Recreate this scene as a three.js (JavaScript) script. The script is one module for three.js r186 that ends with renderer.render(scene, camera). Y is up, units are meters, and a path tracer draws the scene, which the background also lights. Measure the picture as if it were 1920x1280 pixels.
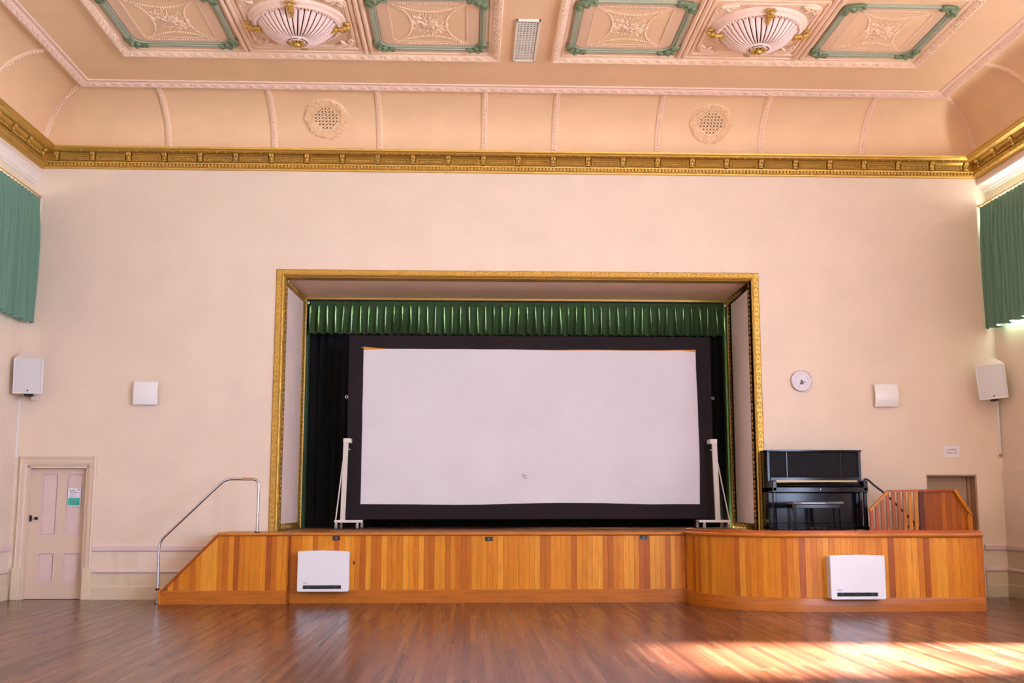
import * as THREE from 'three';
import { RoundedBoxGeometry } from 'three/addons/geometries/RoundedBoxGeometry.js';
import { mergeGeometries, mergeVertices, toCreasedNormals } from 'three/addons/utils/BufferGeometryUtils.js';
import { RectAreaLightUniformsLib } from 'three/addons/lights/RectAreaLightUniformsLib.js';

// ---------------------------------------------------------------- camera, sky, sun, area lights, exposure
const scene = new THREE.Scene();
const camera = new THREE.PerspectiveCamera(34.68, 1.5, 0.1, 300);
camera.rotation.order = 'YXZ';
camera.position.set(-0.787, 1.546, 18.0);
camera.rotation.set(0.14506, -0.03684, 0.0003);
const renderer = new THREE.WebGLRenderer({ antialias: true });
renderer.toneMapping = THREE.LinearToneMapping;
renderer.toneMappingExposure = 0.62;
renderer.shadowMap.enabled = true;
RectAreaLightUniformsLib.init();

// hall: back wall face at z = 0, floor at y = 0
const XL = -8.14, XR = 8.06, ZF = 24, HC = 8.22;
const XLU = -8.02, XRU = 7.94;             // upper side walls (the frieze stands proud of the wall below)
const WIN_L = [6.85, 10.5, 14.15, 17.8, 21.45], WIN_R = [6.85, 13.0, 16.7, 20.4], WIN_W = 2.0, WIN_Y0 = (side) => side < 0 ? 2.9 : 1.4, WIN_Y1 = 6.5;
const BAY_Z0 = 0.35, BAY_Z1 = 4.0, BAY_Y0 = 4.55, BAY_Y1 = 6.6;  // curtained window nearest the stage wall
const FWIN_X = [-4.6, 0, 4.6], FWIN_W = 2.4, FWIN_Y0 = 2.4, FWIN_Y1 = 6.3;

{ // hazy sky, equirectangular
  const w = 128, h = 64, d = new Float32Array(w * h * 4);
  for (let y = 0; y < h; y++) for (let x = 0; x < w; x++) {
    const el = (y + 0.5) / h * Math.PI - Math.PI / 2, t = Math.max(0, Math.sin(el)), i = (y * w + x) * 4;
    const k = Math.pow(1 - t, 3);
    d[i] = 0.75 + 0.25 * k; d[i + 1] = 0.95 + 0.2 * k; d[i + 2] = 1.35 - 0.05 * k; d[i + 3] = 1;
  }
  const t = new THREE.DataTexture(d, w, h, THREE.RGBAFormat, THREE.FloatType);
  t.mapping = THREE.EquirectangularReflectionMapping; t.magFilter = THREE.LinearFilter; t.needsUpdate = true;
  scene.background = t; scene.backgroundIntensity = 2.4;
}
const sun = new THREE.DirectionalLight(new THREE.Color(1.0, 0.98, 0.95), 300);
sun.position.set(8.06 + 20, 20 / 1.055, 6.85); sun.target.position.set(8.06, 0, 6.85);
sun.castShadow = true; sun.shadow.radius = 13; sun.shadow.mapSize.set(4096, 4096);
Object.assign(sun.shadow.camera, { left: -26, right: 26, top: 22, bottom: -22, near: 1, far: 70 });
scene.add(sun, sun.target);

function daylight(w, h, p, target, k, col) {
  const l = new THREE.RectAreaLight(new THREE.Color(...col), k, w, h);
  l.position.set(...p); l.lookAt(...target); scene.add(l);
}
const SKYC = [0.81, 1.0, 1.46];
for (const [x, list, k] of [[XL + 0.02, WIN_L, 2.0], [XR - 0.02, WIN_R, 38]]) for (const z of list) {
  const b = WIN_Y0(x), y = (b + WIN_Y1) / 2; daylight(WIN_W, WIN_Y1 - b, [x, y, z], [0, y, z], x > 0 && z < 10 ? 6 : k, SKYC);
}
for (const [x, k] of [[XL + 0.01, 2.2], [XR - 0.01, 20]]) { const y = (BAY_Y0 + BAY_Y1) / 2, z = (BAY_Z0 + BAY_Z1) / 2; daylight(BAY_Z1 - BAY_Z0, BAY_Y1 - BAY_Y0, [x, y, z], [0, y, z], k, [0.95, 0.98, 1.08]); }
for (const x of FWIN_X) daylight(FWIN_W, FWIN_Y1 - FWIN_Y0, [x, (FWIN_Y0 + FWIN_Y1) / 2, ZF - 0.02], [x, (FWIN_Y0 + FWIN_Y1) / 2, 0], 0.9, SKYC);

// ---------------------------------------------------------------- helpers
function rng(s) { return () => { s |= 0; s = s + 0x6D2B79F5 | 0; let t = Math.imul(s ^ s >>> 15, 1 | s); t = t + Math.imul(t ^ t >>> 7, 61 | t) ^ t; return ((t ^ t >>> 14) >>> 0) / 4294967296; }; }
const R = rng(11);
const V = (x, y, z) => new THREE.Vector3(x, y, z);
const used = new Map();
function numbered(n) { const k = used.get(n) ?? 0; used.set(n, k + 1); return k ? n + '_' + String(k).padStart(3, '0') : n; }
function shade(o) { o.traverse((m) => { if (m.isMesh) { m.castShadow = true; m.receiveShadow = true; } }); }
function obj(name, g, m, parent) {
  const o = new THREE.Mesh(Array.isArray(g) ? merge(g) : g, m);
  o.name = name; o.castShadow = o.receiveShadow = true; parent.add(o); return o;
}
function thing(name, label, category, p = [0, 0, 0], turn = 0, group) {
  const o = new THREE.Group(); o.name = numbered(name); o.position.set(...p); o.rotation.y = turn;
  o.userData = { label, category }; if (group) o.userData.group = group;
  scene.add(o); return o;
}
function struct(name, label) {
  const o = new THREE.Group(); o.name = name; o.userData = { kind: 'structure', label }; scene.add(o); return o;
}
function part(name, parent, p = [0, 0, 0]) { const o = new THREE.Group(); o.name = name; o.position.set(...p); parent.add(o); return o; }
function flat(g) { const n = g.index ? g.toNonIndexed() : g; for (const k of Object.keys(n.attributes)) if (!['position', 'normal', 'uv'].includes(k)) n.deleteAttribute(k); if (!n.attributes.uv) n.setAttribute('uv', new THREE.BufferAttribute(new Float32Array(n.attributes.position.count * 2), 2)); n.morphAttributes = {}; return n; }
function merge(list) { return list.length === 1 ? list[0] : mergeGeometries(list.map(flat)); }
// uv in metres by the face's main direction; v runs along the grain axis
function uvm(g, grain = 'y', su = 1, sv = 1, ou = 0, ov = 0) {
  g = flat(g); const p = g.attributes.position, n = g.attributes.normal, uv = g.attributes.uv, gi = 'xyz'.indexOf(grain);
  for (let i = 0; i < p.count; i += 3) {
    const a = [0, 1, 2].map((c) => Math.abs(n.getComponent(i, c) + n.getComponent(i + 1, c) + n.getComponent(i + 2, c)));
    let m = a[0] > a[1] ? (a[0] > a[2] ? 0 : 2) : (a[1] > a[2] ? 1 : 2), ax = [0, 1, 2].filter((c) => c !== m);
    let v = ax.includes(gi) ? gi : ax[1], u = ax.find((c) => c !== v);
    for (let k = i; k < i + 3; k++) uv.setXY(k, p.getComponent(k, u) / su + ou, p.getComponent(k, v) / sv + ov);
  }
  return g;
}
const box = (x0, x1, y0, y1, z0, z1) => new THREE.BoxGeometry(x1 - x0, y1 - y0, z1 - z0).translate((x0 + x1) / 2, (y0 + y1) / 2, (z0 + z1) / 2);
const rbox = (x0, x1, y0, y1, z0, z1, r = 0.008, s = 2) => new RoundedBoxGeometry(x1 - x0, y1 - y0, z1 - z0, s, Math.min(r, (x1 - x0) / 2.01, (y1 - y0) / 2.01, (z1 - z0) / 2.01)).translate((x0 + x1) / 2, (y0 + y1) / 2, (z0 + z1) / 2);
const cyl = (r0, r1, h, s = 20) => new THREE.CylinderGeometry(r0, r1, h, s);
function rod(a, b, r, s = 10, r2 = r) {
  const d = b.clone().sub(a), g = cyl(r2, r, d.length(), s);
  g.applyQuaternion(new THREE.Quaternion().setFromUnitVectors(V(0, 1, 0), d.clone().normalize()));
  return g.translate((a.x + b.x) / 2, (a.y + b.y) / 2, (a.z + b.z) / 2);
}
const BLOB = flat(new THREE.IcosahedronGeometry(1, 1)), BLOB0 = flat(new THREE.OctahedronGeometry(1, 1));
for (const b of [BLOB, BLOB0]) { const p = b.attributes.position; for (let i = 0; i < p.count; i++) b.attributes.normal.setXYZ(i, p.getX(i), p.getY(i), p.getZ(i)); }
function ell(rx, ry, rz, x, y, z, turn = 0, src = BLOB) { // squashed blob, turned about its own y axis
  return src.clone().applyMatrix4(new THREE.Matrix4().compose(V(x, y, z), new THREE.Quaternion().setFromAxisAngle(V(0, 1, 0), turn), V(rx, ry, rz)));
}
function prism(pts, d0, d1, plane = 'xy') { // polygon in a plane, thickness along the third axis
  const s = new THREE.Shape(pts.map((p) => new THREE.Vector2(...p)));
  const g = new THREE.ExtrudeGeometry(s, { depth: d1 - d0, bevelEnabled: false, curveSegments: 8 }).translate(0, 0, d0);
  if (plane === 'zy') { g.rotateY(-Math.PI / 2); g.scale(-1, 1, 1); flip(g); g.scale(1, 1, 1); }
  return g;
}
function flip(g) { const f = g.index ? g.index.array : null; if (f) { for (let i = 0; i < f.length; i += 3) { const t = f[i]; f[i] = f[i + 2]; f[i + 2] = t; } } else for (const a of Object.values(g.attributes)) { const n = a.itemSize; for (let i = 0; i < a.count; i += 3) for (let c = 0; c < n; c++) { const t = a.array[i * n + c]; a.array[i * n + c] = a.array[(i + 2) * n + c]; a.array[(i + 2) * n + c] = t; } } return g; }
// straight moulding: profile of [offset, height] points, placed at both ends by the two functions
function run(profile, at0, at1, closed = true, crease = 0.6) {
  const pos = [], n = profile.length, tri = (a, b, c) => pos.push(a.x, a.y, a.z, b.x, b.y, b.z, c.x, c.y, c.z);
  const A = profile.map((p) => at0(...p)), B = profile.map((p) => at1(...p));
  for (let i = 0; i < (closed ? n : n - 1); i++) { const j = (i + 1) % n; tri(A[i], B[i], B[j]); tri(A[i], B[j], A[j]); }
  if (closed) { const f = THREE.ShapeUtils.triangulateShape(profile.map((p) => new THREE.Vector2(...p)), []); for (const [a, b, c] of f) { tri(A[a], A[b], A[c]); tri(B[a], B[c], B[b]); } }
  let g = new THREE.BufferGeometry(); g.setAttribute('position', new THREE.Float32BufferAttribute(pos, 3));
  g.computeVertexNormals(); return flat(crease ? toCreasedNormals(g, crease) : g);
}
// cloth with thickness from a function (u, v) -> point
function sheet(nu, nv, f, thick = 0.006) {
  const P = [], N = [], idx = [], W = nu + 1, cnt = W * (nv + 1);
  for (let j = 0; j <= nv; j++) for (let i = 0; i <= nu; i++) P.push(f(i / nu, j / nv));
  for (let j = 0; j <= nv; j++) for (let i = 0; i <= nu; i++) {
    const a = P[j * W + Math.max(0, i - 1)], b = P[j * W + Math.min(nu, i + 1)], c = P[Math.max(0, j - 1) * W + i], d = P[Math.min(nv, j + 1) * W + i];
    N.push(b.clone().sub(a).cross(c.clone().sub(d)).normalize());
  }
  const pos = [], uv = [];
  for (const s of [0, -thick]) P.forEach((p, k) => { pos.push(p.x + N[k].x * s, p.y + N[k].y * s, p.z + N[k].z * s); uv.push((k % W) / nu * 4, Math.floor(k / W) / nv * 4); });
  const q = (a, b, c, d) => idx.push(a, b, c, a, c, d);
  for (let j = 0; j < nv; j++) for (let i = 0; i < nu; i++) {
    const a = j * W + i, b = a + 1, c = a + W + 1, d = a + W;
    q(d, c, b, a); q(cnt + a, cnt + b, cnt + c, cnt + d);
  }
  for (let i = 0; i < nu; i++) { q(i, i + 1, cnt + i + 1, cnt + i); const a = nv * W + i; q(a + 1, a, cnt + a, cnt + a + 1); }
  for (let j = 0; j < nv; j++) { let a = j * W; q(a + W, a, cnt + a, cnt + a + W); a += nu; q(a, a + W, cnt + a + W, cnt + a); }
  const g = new THREE.BufferGeometry(); g.setIndex(idx); g.setAttribute('position', new THREE.Float32BufferAttribute(pos, 3)); g.setAttribute('uv', new THREE.Float32BufferAttribute(uv, 2));
  g.computeVertexNormals(); return g;
}
function tube(pts, r, seg = 60, rs = 10, tension = 0.5) { return new THREE.TubeGeometry(new THREE.CatmullRomCurve3(pts.map((p) => V(...p)), false, 'catmullrom', tension), seg, r, rs); }
// straight runs joined by rounded bends
function bentPipe(pts, r, bend, rs = 12) {
  const path = new THREE.CurvePath(), P = pts.map((p) => V(...p)); let from = P[0];
  for (let i = 1; i < P.length - 1; i++) {
    const a = P[i].clone().add(P[i - 1].clone().sub(P[i]).setLength(bend)), b = P[i].clone().add(P[i + 1].clone().sub(P[i]).setLength(bend));
    path.add(new THREE.LineCurve3(from, a)); path.add(new THREE.QuadraticBezierCurve3(a, P[i], b)); from = b;
  }
  path.add(new THREE.LineCurve3(from, P[P.length - 1]));
  return new THREE.TubeGeometry(path, 120, r, rs);
}

// ---------------------------------------------------------------- textures and materials
function dataTex(w, h, f, srgb = false) {
  const d = new Uint8Array(w * h * 4);
  for (let y = 0; y < h; y++) for (let x = 0; x < w; x++) { const c = f(x / w, y / h), i = (y * w + x) * 4; for (let k = 0; k < 3; k++) d[i + k] = Math.max(0, Math.min(255, Math.round(255 * (Array.isArray(c) ? c[k] : c)))); d[i + 3] = 255; }
  const t = new THREE.DataTexture(d, w, h); t.wrapS = t.wrapT = THREE.RepeatWrapping; t.magFilter = THREE.LinearFilter; if (srgb) t.colorSpace = THREE.SRGBColorSpace; t.needsUpdate = true; return t;
}
function grid(px, py, seed) { const r = rng(seed), a = Array.from({ length: px * py }, () => r()); return (u, v) => { const x = u * px, y = v * py, xi = Math.floor(x), yi = Math.floor(y), s = (t) => t * t * (3 - 2 * t), fx = s(x - xi), fy = s(y - yi), g = (i, j) => a[((j % py + py) % py) * px + (i % px + px) % px]; return (g(xi, yi) * (1 - fx) + g(xi + 1, yi) * fx) * (1 - fy) + (g(xi, yi + 1) * (1 - fx) + g(xi + 1, yi + 1) * fx) * fy; }; }
const nA = grid(48, 3, 1), nB = grid(110, 7, 2), nC = grid(9, 5, 3), nD = grid(200, 12, 4);
const grainMap = dataTex(256, 512, (u, v) => { const w = u + 0.02 * (nC(u, v) - 0.5); const g = 0.74 + 0.13 * nA(w, v) + 0.09 * nB(w, v) + 0.08 * nC(u, v); const pore = nD(w, v) > 0.88 ? 0.93 : 1; return Math.min(1, g * pore); }, true);
const floorMap = dataTex(128, 256, (u, v) => 0.85 + 0.12 * nC(u, v) + 0.03 * nA(u, v), true);
const m1 = grid(6, 6, 7), m2 = grid(24, 24, 8), m3 = grid(90, 90, 9);
const plasterBump = dataTex(256, 256, (u, v) => 0.25 * m1(u, v) + 0.4 * m2(u, v) + 0.35 * m3(u, v));
const paintMap = dataTex(256, 256, (u, v) => { const k = 0.965 + 0.035 * (0.7 * m1(u, v) + 0.3 * m2(u, v)); return [k, k, k]; }, true);
const stippleBump = dataTex(128, 128, (() => { const a = grid(40, 40, 21); return (u, v) => Math.pow(a(u, v), 2); })());
const chaseBump = dataTex(256, 256, (() => { const a = grid(20, 20, 31), b = grid(52, 52, 32); return (u, v) => 0.6 * a(u, v) + 0.4 * b(u, v); })());
const weaveBump = dataTex(128, 128, (u, v) => 0.5 + 0.25 * Math.sin(u * 2 * Math.PI * 32) + 0.25 * Math.sin(v * 2 * Math.PI * 32));
const scuffRough = dataTex(256, 256, (() => { const a = grid(7, 7, 41), b = grid(40, 6, 42); return (u, v) => [0, 0.18 + 0.10 * a(u, v) + 0.05 * b(u, v), 0]; })());
const std = (rgb, rough, o = {}) => new THREE.MeshStandardMaterial({ color: new THREE.Color().setRGB(...rgb), roughness: rough, ...o });
const phys = (rgb, rough, o = {}) => new THREE.MeshPhysicalMaterial({ color: new THREE.Color().setRGB(...rgb), roughness: rough, ...o });
const PEACH = [0.84, 0.685, 0.53];
const M = {
  wall: std(PEACH, 0.55, { map: paintMap, bumpMap: plasterBump, bumpScale: 0.0012 }),
  ceil: std([0.88, 0.60, 0.345], 0.7, { map: paintMap, bumpMap: plasterBump, bumpScale: 0.001 }),
  mould: std([0.87, 0.62, 0.42], 0.6),
  mouldPink: std([0.83, 0.585, 0.44], 0.6),
  stipple: std([0.82, 0.56, 0.35], 0.7, { bumpMap: stippleBump, bumpScale: 0.006 }),
  green: std([0.34, 0.37, 0.25], 0.6), greenDark: std([0.14, 0.19, 0.09], 0.55),
  reveal: std([0.92, 0.75, 0.65], 0.6, { map: paintMap }),
  subfloor: std([0.07, 0.026, 0.014], 0.7),
  soffit: std([0.92, 0.66, 0.49], 0.6, { map: paintMap }),
  lilac: std([0.78, 0.60, 0.57], 0.5), cream: std([0.76, 0.63, 0.44], 0.5, { map: paintMap }), white: std([0.82, 0.78, 0.75], 0.4),
  doorTan: std([0.72, 0.56, 0.42], 0.5), doorPink: std([0.74, 0.56, 0.52], 0.5), doorBrown: std([0.42, 0.24, 0.13], 0.55),
  gold: std([0.56, 0.34, 0.07], 0.42, { metalness: 0.8, bumpMap: chaseBump, bumpScale: 0.004 }),
  goldPale: std([0.68, 0.46, 0.13], 0.38, { metalness: 0.75 }),
  brass: std([0.80, 0.55, 0.20], 0.25, { metalness: 1 }),
  chrome: std([0.62, 0.60, 0.62], 0.18, { metalness: 1 }), black: std([0.012, 0.011, 0.012], 0.5), dark: std([0.02, 0.015, 0.012], 0.8),
  pianoBlack: phys([0.004, 0.003, 0.0035], 0.12, { specularIntensity: 0.5 }),
  pianoSatin: phys([0.008, 0.0055, 0.006], 0.5, { specularIntensity: 0.2 }),
  velvetGreen: phys([0.045, 0.085, 0.028], 0.75, { specularIntensity: 0.4, sheen: 0.25, sheenColor: new THREE.Color(0.3, 0.45, 0.25), sheenRoughness: 0.5 }),
  curtain: phys([0.14, 0.27, 0.185], 0.9, { transmission: 0.05, thickness: 0, bumpMap: weaveBump, bumpScale: 0.001 }),
  drape: std([0.005, 0.0045, 0.0045], 0.95), felt: std([0.012, 0.0075, 0.009], 0.95, { bumpMap: weaveBump, bumpScale: 0.001 }),
  screen: std([0.80, 0.76, 0.78], 0.8, { map: paintMap }), enamel: phys([0.80, 0.79, 0.80], 0.35, { clearcoat: 0.3 }),
  opal: phys([0.90, 0.87, 0.84], 0.3), grey: std([0.55, 0.52, 0.50], 0.5), paintWhite: std([0.78, 0.72, 0.64], 0.45),
  glass: phys([1, 1, 1], 0.02, { transmission: 1, thickness: 0, ior: 1.5 }),
  creamW: std([0.80, 0.72, 0.58], 0.45), lilacW: std([0.86, 0.76, 0.68], 0.4), goldDark: std([0.42, 0.24, 0.045], 0.5, { metalness: 0.65, bumpMap: chaseBump, bumpScale: 0.008 }), doorBrown2: std([0.50, 0.33, 0.20], 0.55),
  lampPink: std([0.83, 0.61, 0.51], 0.5),
  grey2: std([0.10, 0.10, 0.12], 0.4),
  cream2: std([0.70, 0.64, 0.54], 0.5),
  stain: std([0.55, 0.44, 0.36], 0.9),
  benchTop: phys([0.05, 0.04, 0.045], 0.3, { clearcoat: 0.6 }),
  red: std([0.6, 0.12, 0.08], 0.5),
  speakerWhite: std([0.80, 0.75, 0.72], 0.45),
  speakerYoke: std([0.72, 0.60, 0.50], 0.5),
  brassPale: std([0.72, 0.47, 0.20], 0.35, { metalness: 0.85 }),
  ground: std([0.42, 0.40, 0.36], 0.9), pedal: std([0.75, 0.42, 0.25], 0.25, { metalness: 1 }),
};
const woods = (list, rough) => list.map((c) => phys(c, rough, { map: grainMap, specularIntensity: 0.5, clearcoat: 0.12, clearcoatRoughness: 0.2 }));
const CLAD = woods([[0.76, 0.26, 0.014], [0.82, 0.30, 0.018], [0.70, 0.22, 0.012], [0.60, 0.17, 0.012], [0.90, 0.37, 0.032], [0.46, 0.11, 0.009], [0.54, 0.145, 0.012], [0.42, 0.10, 0.009]], 0.35);
const WOODSKIRT = woods([[0.54, 0.16, 0.012]], 0.35)[0], WOODNOSE = woods([[0.66, 0.22, 0.03]], 0.25)[0], WOODRED = woods([[0.50, 0.11, 0.018]], 0.3)[0], DECK = woods([[0.46, 0.22, 0.10]], 0.35)[0], WOODDARK = woods([[0.16, 0.03, 0.01]], 0.4)[0];
const pickClad = (r) => { const t = r(); return CLAD[t < 0.24 ? 0 : t < 0.44 ? 1 : t < 0.60 ? 2 : t < 0.70 ? 3 : t < 0.82 ? 4 : t < 0.90 ? 5 : t < 0.97 ? 6 : 7]; };
function canvasTex(w, h, draw) { const c = document.createElement('canvas'); c.width = w; c.height = h; draw(c.getContext('2d'), w, h); const t = new THREE.CanvasTexture(c); t.colorSpace = THREE.SRGBColorSpace; return t; }

// ---------------------------------------------------------------- floor of narrow boards
{
  const floor = struct('floor', 'varnished strip timber floor running towards the stage');
  obj('subfloor', box(XL - 0.3, XR + 0.3, -0.3, -0.012, -0.3, ZF + 0.3), M.subfloor, floor);
  const r = rng(5), tones = [[0.145, 0.048, 0.024], [0.115, 0.036, 0.019], [0.165, 0.060, 0.030], [0.095, 0.029, 0.016], [0.135, 0.043, 0.020], [0.20, 0.08, 0.042]];
  const mat = phys([1, 1, 1], 1, { map: floorMap, vertexColors: true, roughnessMap: scuffRough, specularIntensity: 0.75, clearcoat: 0.08, clearcoatRoughness: 0.25 });
  const list = [], w = 0.07;
  for (let x = XL; x < XR - 0.001; x += w) for (let z = -0.02 - r() * 2; z < ZF;) {
    const L = 1.6 + r() * 2.4, z0 = Math.max(0, z), z1 = Math.min(ZF, z + L); z += L;
    if (z1 - z0 < 0.02) continue;
    const c = tones[Math.floor(r() * tones.length)], k = 0.9 + 0.2 * r();
    // how large it shows: close to the camera and inside the frame
    const zm = Math.min((z0 + z1) / 2, 8.2), seen = Math.max(0, Math.min(z1, 8.4) - z0), px = (x - 0.787 * -1) / (18 - zm), s = Math.abs(px - 0.037) < 0.47 ? seen / Math.pow(18 - zm, 3) : 0;
    list.push({ x0: x + 0.0002, x1: Math.min(XR, x + w) - 0.0002, z0: z0 + 0.0003, z1: z1 - 0.0003, y: -0.0003 * r(), c: c.map((q) => q * k), s, o: [r() * 9, r() * 9] });
  }
  const make = (b) => {
    const g = uvm(box(b.x0, b.x1, -0.02, b.y, b.z0, b.z1), 'z', 0.35, 9.0, b.o[0], b.o[1]), n = g.attributes.position.count, col = new Float32Array(n * 3);
    for (let i = 0; i < n; i++) col.set(b.c, i * 3);
    g.setAttribute('color', new THREE.BufferAttribute(col, 3)); return g;
  };
  list.sort((a, b) => b.s - a.s);
  list.slice(0, 300).forEach((b) => obj('floor_board', make(b), mat, floor));
  const rest = obj('floor_boards', mergeGeometries(list.slice(300).map(make)), mat, floor); rest.userData.kind = 'stuff';
}

// ---------------------------------------------------------------- walls
const rect = (x0, x1, y0, y1) => { const p = new THREE.Path(); p.moveTo(x0, y0); p.lineTo(x0, y1); p.lineTo(x1, y1); p.lineTo(x1, y0); p.closePath(); return p; };
{
  const s = new THREE.Shape();
  [[XL - 0.35, 0], [-7.93, 0], [-7.93, 2.115], [-6.96, 2.115], [-6.96, 0], [6.755, 0], [6.755, 1.986], [7.6, 1.986], [7.6, 0], [XR + 0.35, 0], [XR + 0.35, 9], [XL - 0.35, 9]].forEach((p, i) => i ? s.lineTo(...p) : s.moveTo(...p));
  s.holes.push(rect(-3.914, 3.914, 1.0, 5.25));
  const w = struct('wall_back', 'peach painted end wall around the stage opening');
  obj('wall_face', uvm(new THREE.ExtrudeGeometry(s, { depth: 0.3, bevelEnabled: false }).translate(0, 0, -0.3), 'y', 2, 2), M.wall, w);
  obj('closing_panel', [box(-8.1, -6.8, 0, 2.3, -0.4, -0.301), box(6.6, 7.8, 0, 2.2, -0.4, -0.301)], M.dark, w);
  // proscenium reveals, slightly splayed, and soffit
  for (const [sd, xr] of [[-1, 3.853], [1, 3.975]]) {
    const xf = 3.914 * sd, xb = xr * sd, xo = 4.25 * sd;
    obj('reveal', uvm(run([[xf, -0.001], [xo, -0.001], [xo, -1.86], [xb, -1.86]], (x, z) => V(x, 1.0, z), (x, z) => V(x, 5.6, z), true, 0), 'y', 2, 2), M.reveal, w);
  }
  obj('soffit', uvm(box(-4.25, 4.25, 5.25, 5.6, -1.86, -0.001), 'y', 2, 2), M.soffit, w);
}
function sideWall(name, label, x, out, xu) {
  const s = new THREE.Shape(), w = struct(name, label);
  [[0, 0], [ZF + 0.3, 0], [ZF + 0.3, 9], [0, 9]].forEach((p, i) => i ? s.lineTo(...p) : s.moveTo(...p));
  s.holes.push(rect(BAY_Z0, BAY_Z1, BAY_Y0, BAY_Y1));
  for (const z of out < 0 ? WIN_L : WIN_R) s.holes.push(rect(z - WIN_W / 2, z + WIN_W / 2, WIN_Y0(out), WIN_Y1));
  const g = new THREE.ExtrudeGeometry(s, { depth: 0.35, bevelEnabled: false }).rotateY(-Math.PI / 2);   // shape x -> +z, depth -> -x
  g.translate(out < 0 ? x : x + 0.35, 0, 0);
  obj('wall_face', uvm(g, 'y', 2, 2), M.wall, w);
  obj('frieze', uvm(box(Math.min(x, xu), Math.max(x, xu), 6.98, 7.45, 0.001, ZF), 'z', 2, 2), M.wall, w);
  return w;
}
sideWall('wall_left', 'peach painted side wall with tall windows on the left', XL, -1, XLU);
const wr = sideWall('wall_right', 'peach painted side wall with tall windows on the right', XR, 1, XRU);
obj('dado_panel', uvm(rbox(XR - 0.025, XR + 0.01, 0, 2.05, 0.002, 5.2, 0.01), 'y', 2, 2), M.wall, wr);
{
  const s = new THREE.Shape(), w = struct('wall_front', 'peach painted wall behind the camera');
  [[XL - 0.35, 0], [XR + 0.35, 0], [XR + 0.35, 9], [XL - 0.35, 9]].forEach((p, i) => i ? s.lineTo(...p) : s.moveTo(...p));
  for (const x of FWIN_X) s.holes.push(rect(x - FWIN_W / 2, x + FWIN_W / 2, FWIN_Y0, FWIN_Y1));
  obj('wall_face', uvm(new THREE.ExtrudeGeometry(s, { depth: 0.3, bevelEnabled: false }).translate(0, 0, ZF), 'y', 2, 2), M.wall, w);
}
let winNo = 0;
function windowUnit(w, h, place, label) { // built in the xy plane, centred
  const o = struct('window_' + (++winNo), label);
  const f = [box(-w / 2, w / 2, h / 2 - 0.07, h / 2, -0.03, 0.03), box(-w / 2, w / 2, -h / 2, -h / 2 + 0.07, -0.03, 0.03), box(-w / 2, -w / 2 + 0.07, -h / 2, h / 2, -0.03, 0.03), box(w / 2 - 0.07, w / 2, -h / 2, h / 2, -0.03, 0.03)];
  obj('window_frame', f, M.white, o);
  obj('glazing_bar', box(-0.025, 0.025, -h / 2, h / 2, -0.02, 0.02), M.white, o);
  obj('glazing_bar', box(-w / 2, w / 2, -0.025, 0.025, -0.02, 0.02), M.white, o);
  obj('window_pane', box(-w / 2 + 0.05, w / 2 - 0.05, -h / 2 + 0.05, h / 2 - 0.05, -0.002, 0.002), M.glass, o);
  place(o);
}
for (const sd of [-1, 1]) {
  const x = sd < 0 ? XL - 0.22 : XR + 0.22, side = sd < 0 ? 'left' : 'right';
  windowUnit(BAY_Z1 - BAY_Z0, BAY_Y1 - BAY_Y0, (o) => { o.position.set(x, (BAY_Y0 + BAY_Y1) / 2, (BAY_Z0 + BAY_Z1) / 2); o.rotation.y = Math.PI / 2; }, 'white framed window behind the green curtain on the ' + side + ' wall');
  for (const z of sd < 0 ? WIN_L : WIN_R) windowUnit(WIN_W, WIN_Y1 - WIN_Y0(sd), (o) => { o.position.set(x, (WIN_Y0(sd) + WIN_Y1) / 2, z); o.rotation.y = Math.PI / 2; }, 'tall white framed window in the ' + side + ' side wall');
}
for (const x of FWIN_X) windowUnit(FWIN_W, FWIN_Y1 - FWIN_Y0, (o) => o.position.set(x, (FWIN_Y0 + FWIN_Y1) / 2, ZF + 0.18), 'tall white framed window in the front wall');
{ // behind the proscenium: a black stage house
  const a = struct('wall_stage_back', 'dark back wall of the stage'); obj('wall_face', box(-5, 5, 0, 6.5, -4.3, -4.0), M.dark, a);
  const b = struct('wall_stage_left', 'dark left wall of the stage'); obj('wall_face', box(-5, -4.7, 0, 6.5, -4.0, -1.87), M.dark, b);
  const c = struct('wall_stage_right', 'dark right wall of the stage'); obj('wall_face', box(4.7, 5, 0, 6.5, -4.0, -1.87), M.dark, c);
  const d = struct('ceiling_stage', 'dark ceiling above the stage'); obj('slab', box(-5, 5, 6.2, 6.5, -4.3, -1.87), M.dark, d);
  const v = struct('roof_verandah', 'deep verandah roof outside the right wall'); obj('roof_sheet', box(XR + 0.4, XR + 6.6, 6.75, 6.87, 10.2, ZF + 0.3), M.white, v);
  const g = struct('ground', 'pale paved ground outside the hall'); obj('paving', box(-70, 70, -0.8, -0.5, -60, 90), M.ground, g);
}

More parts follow.
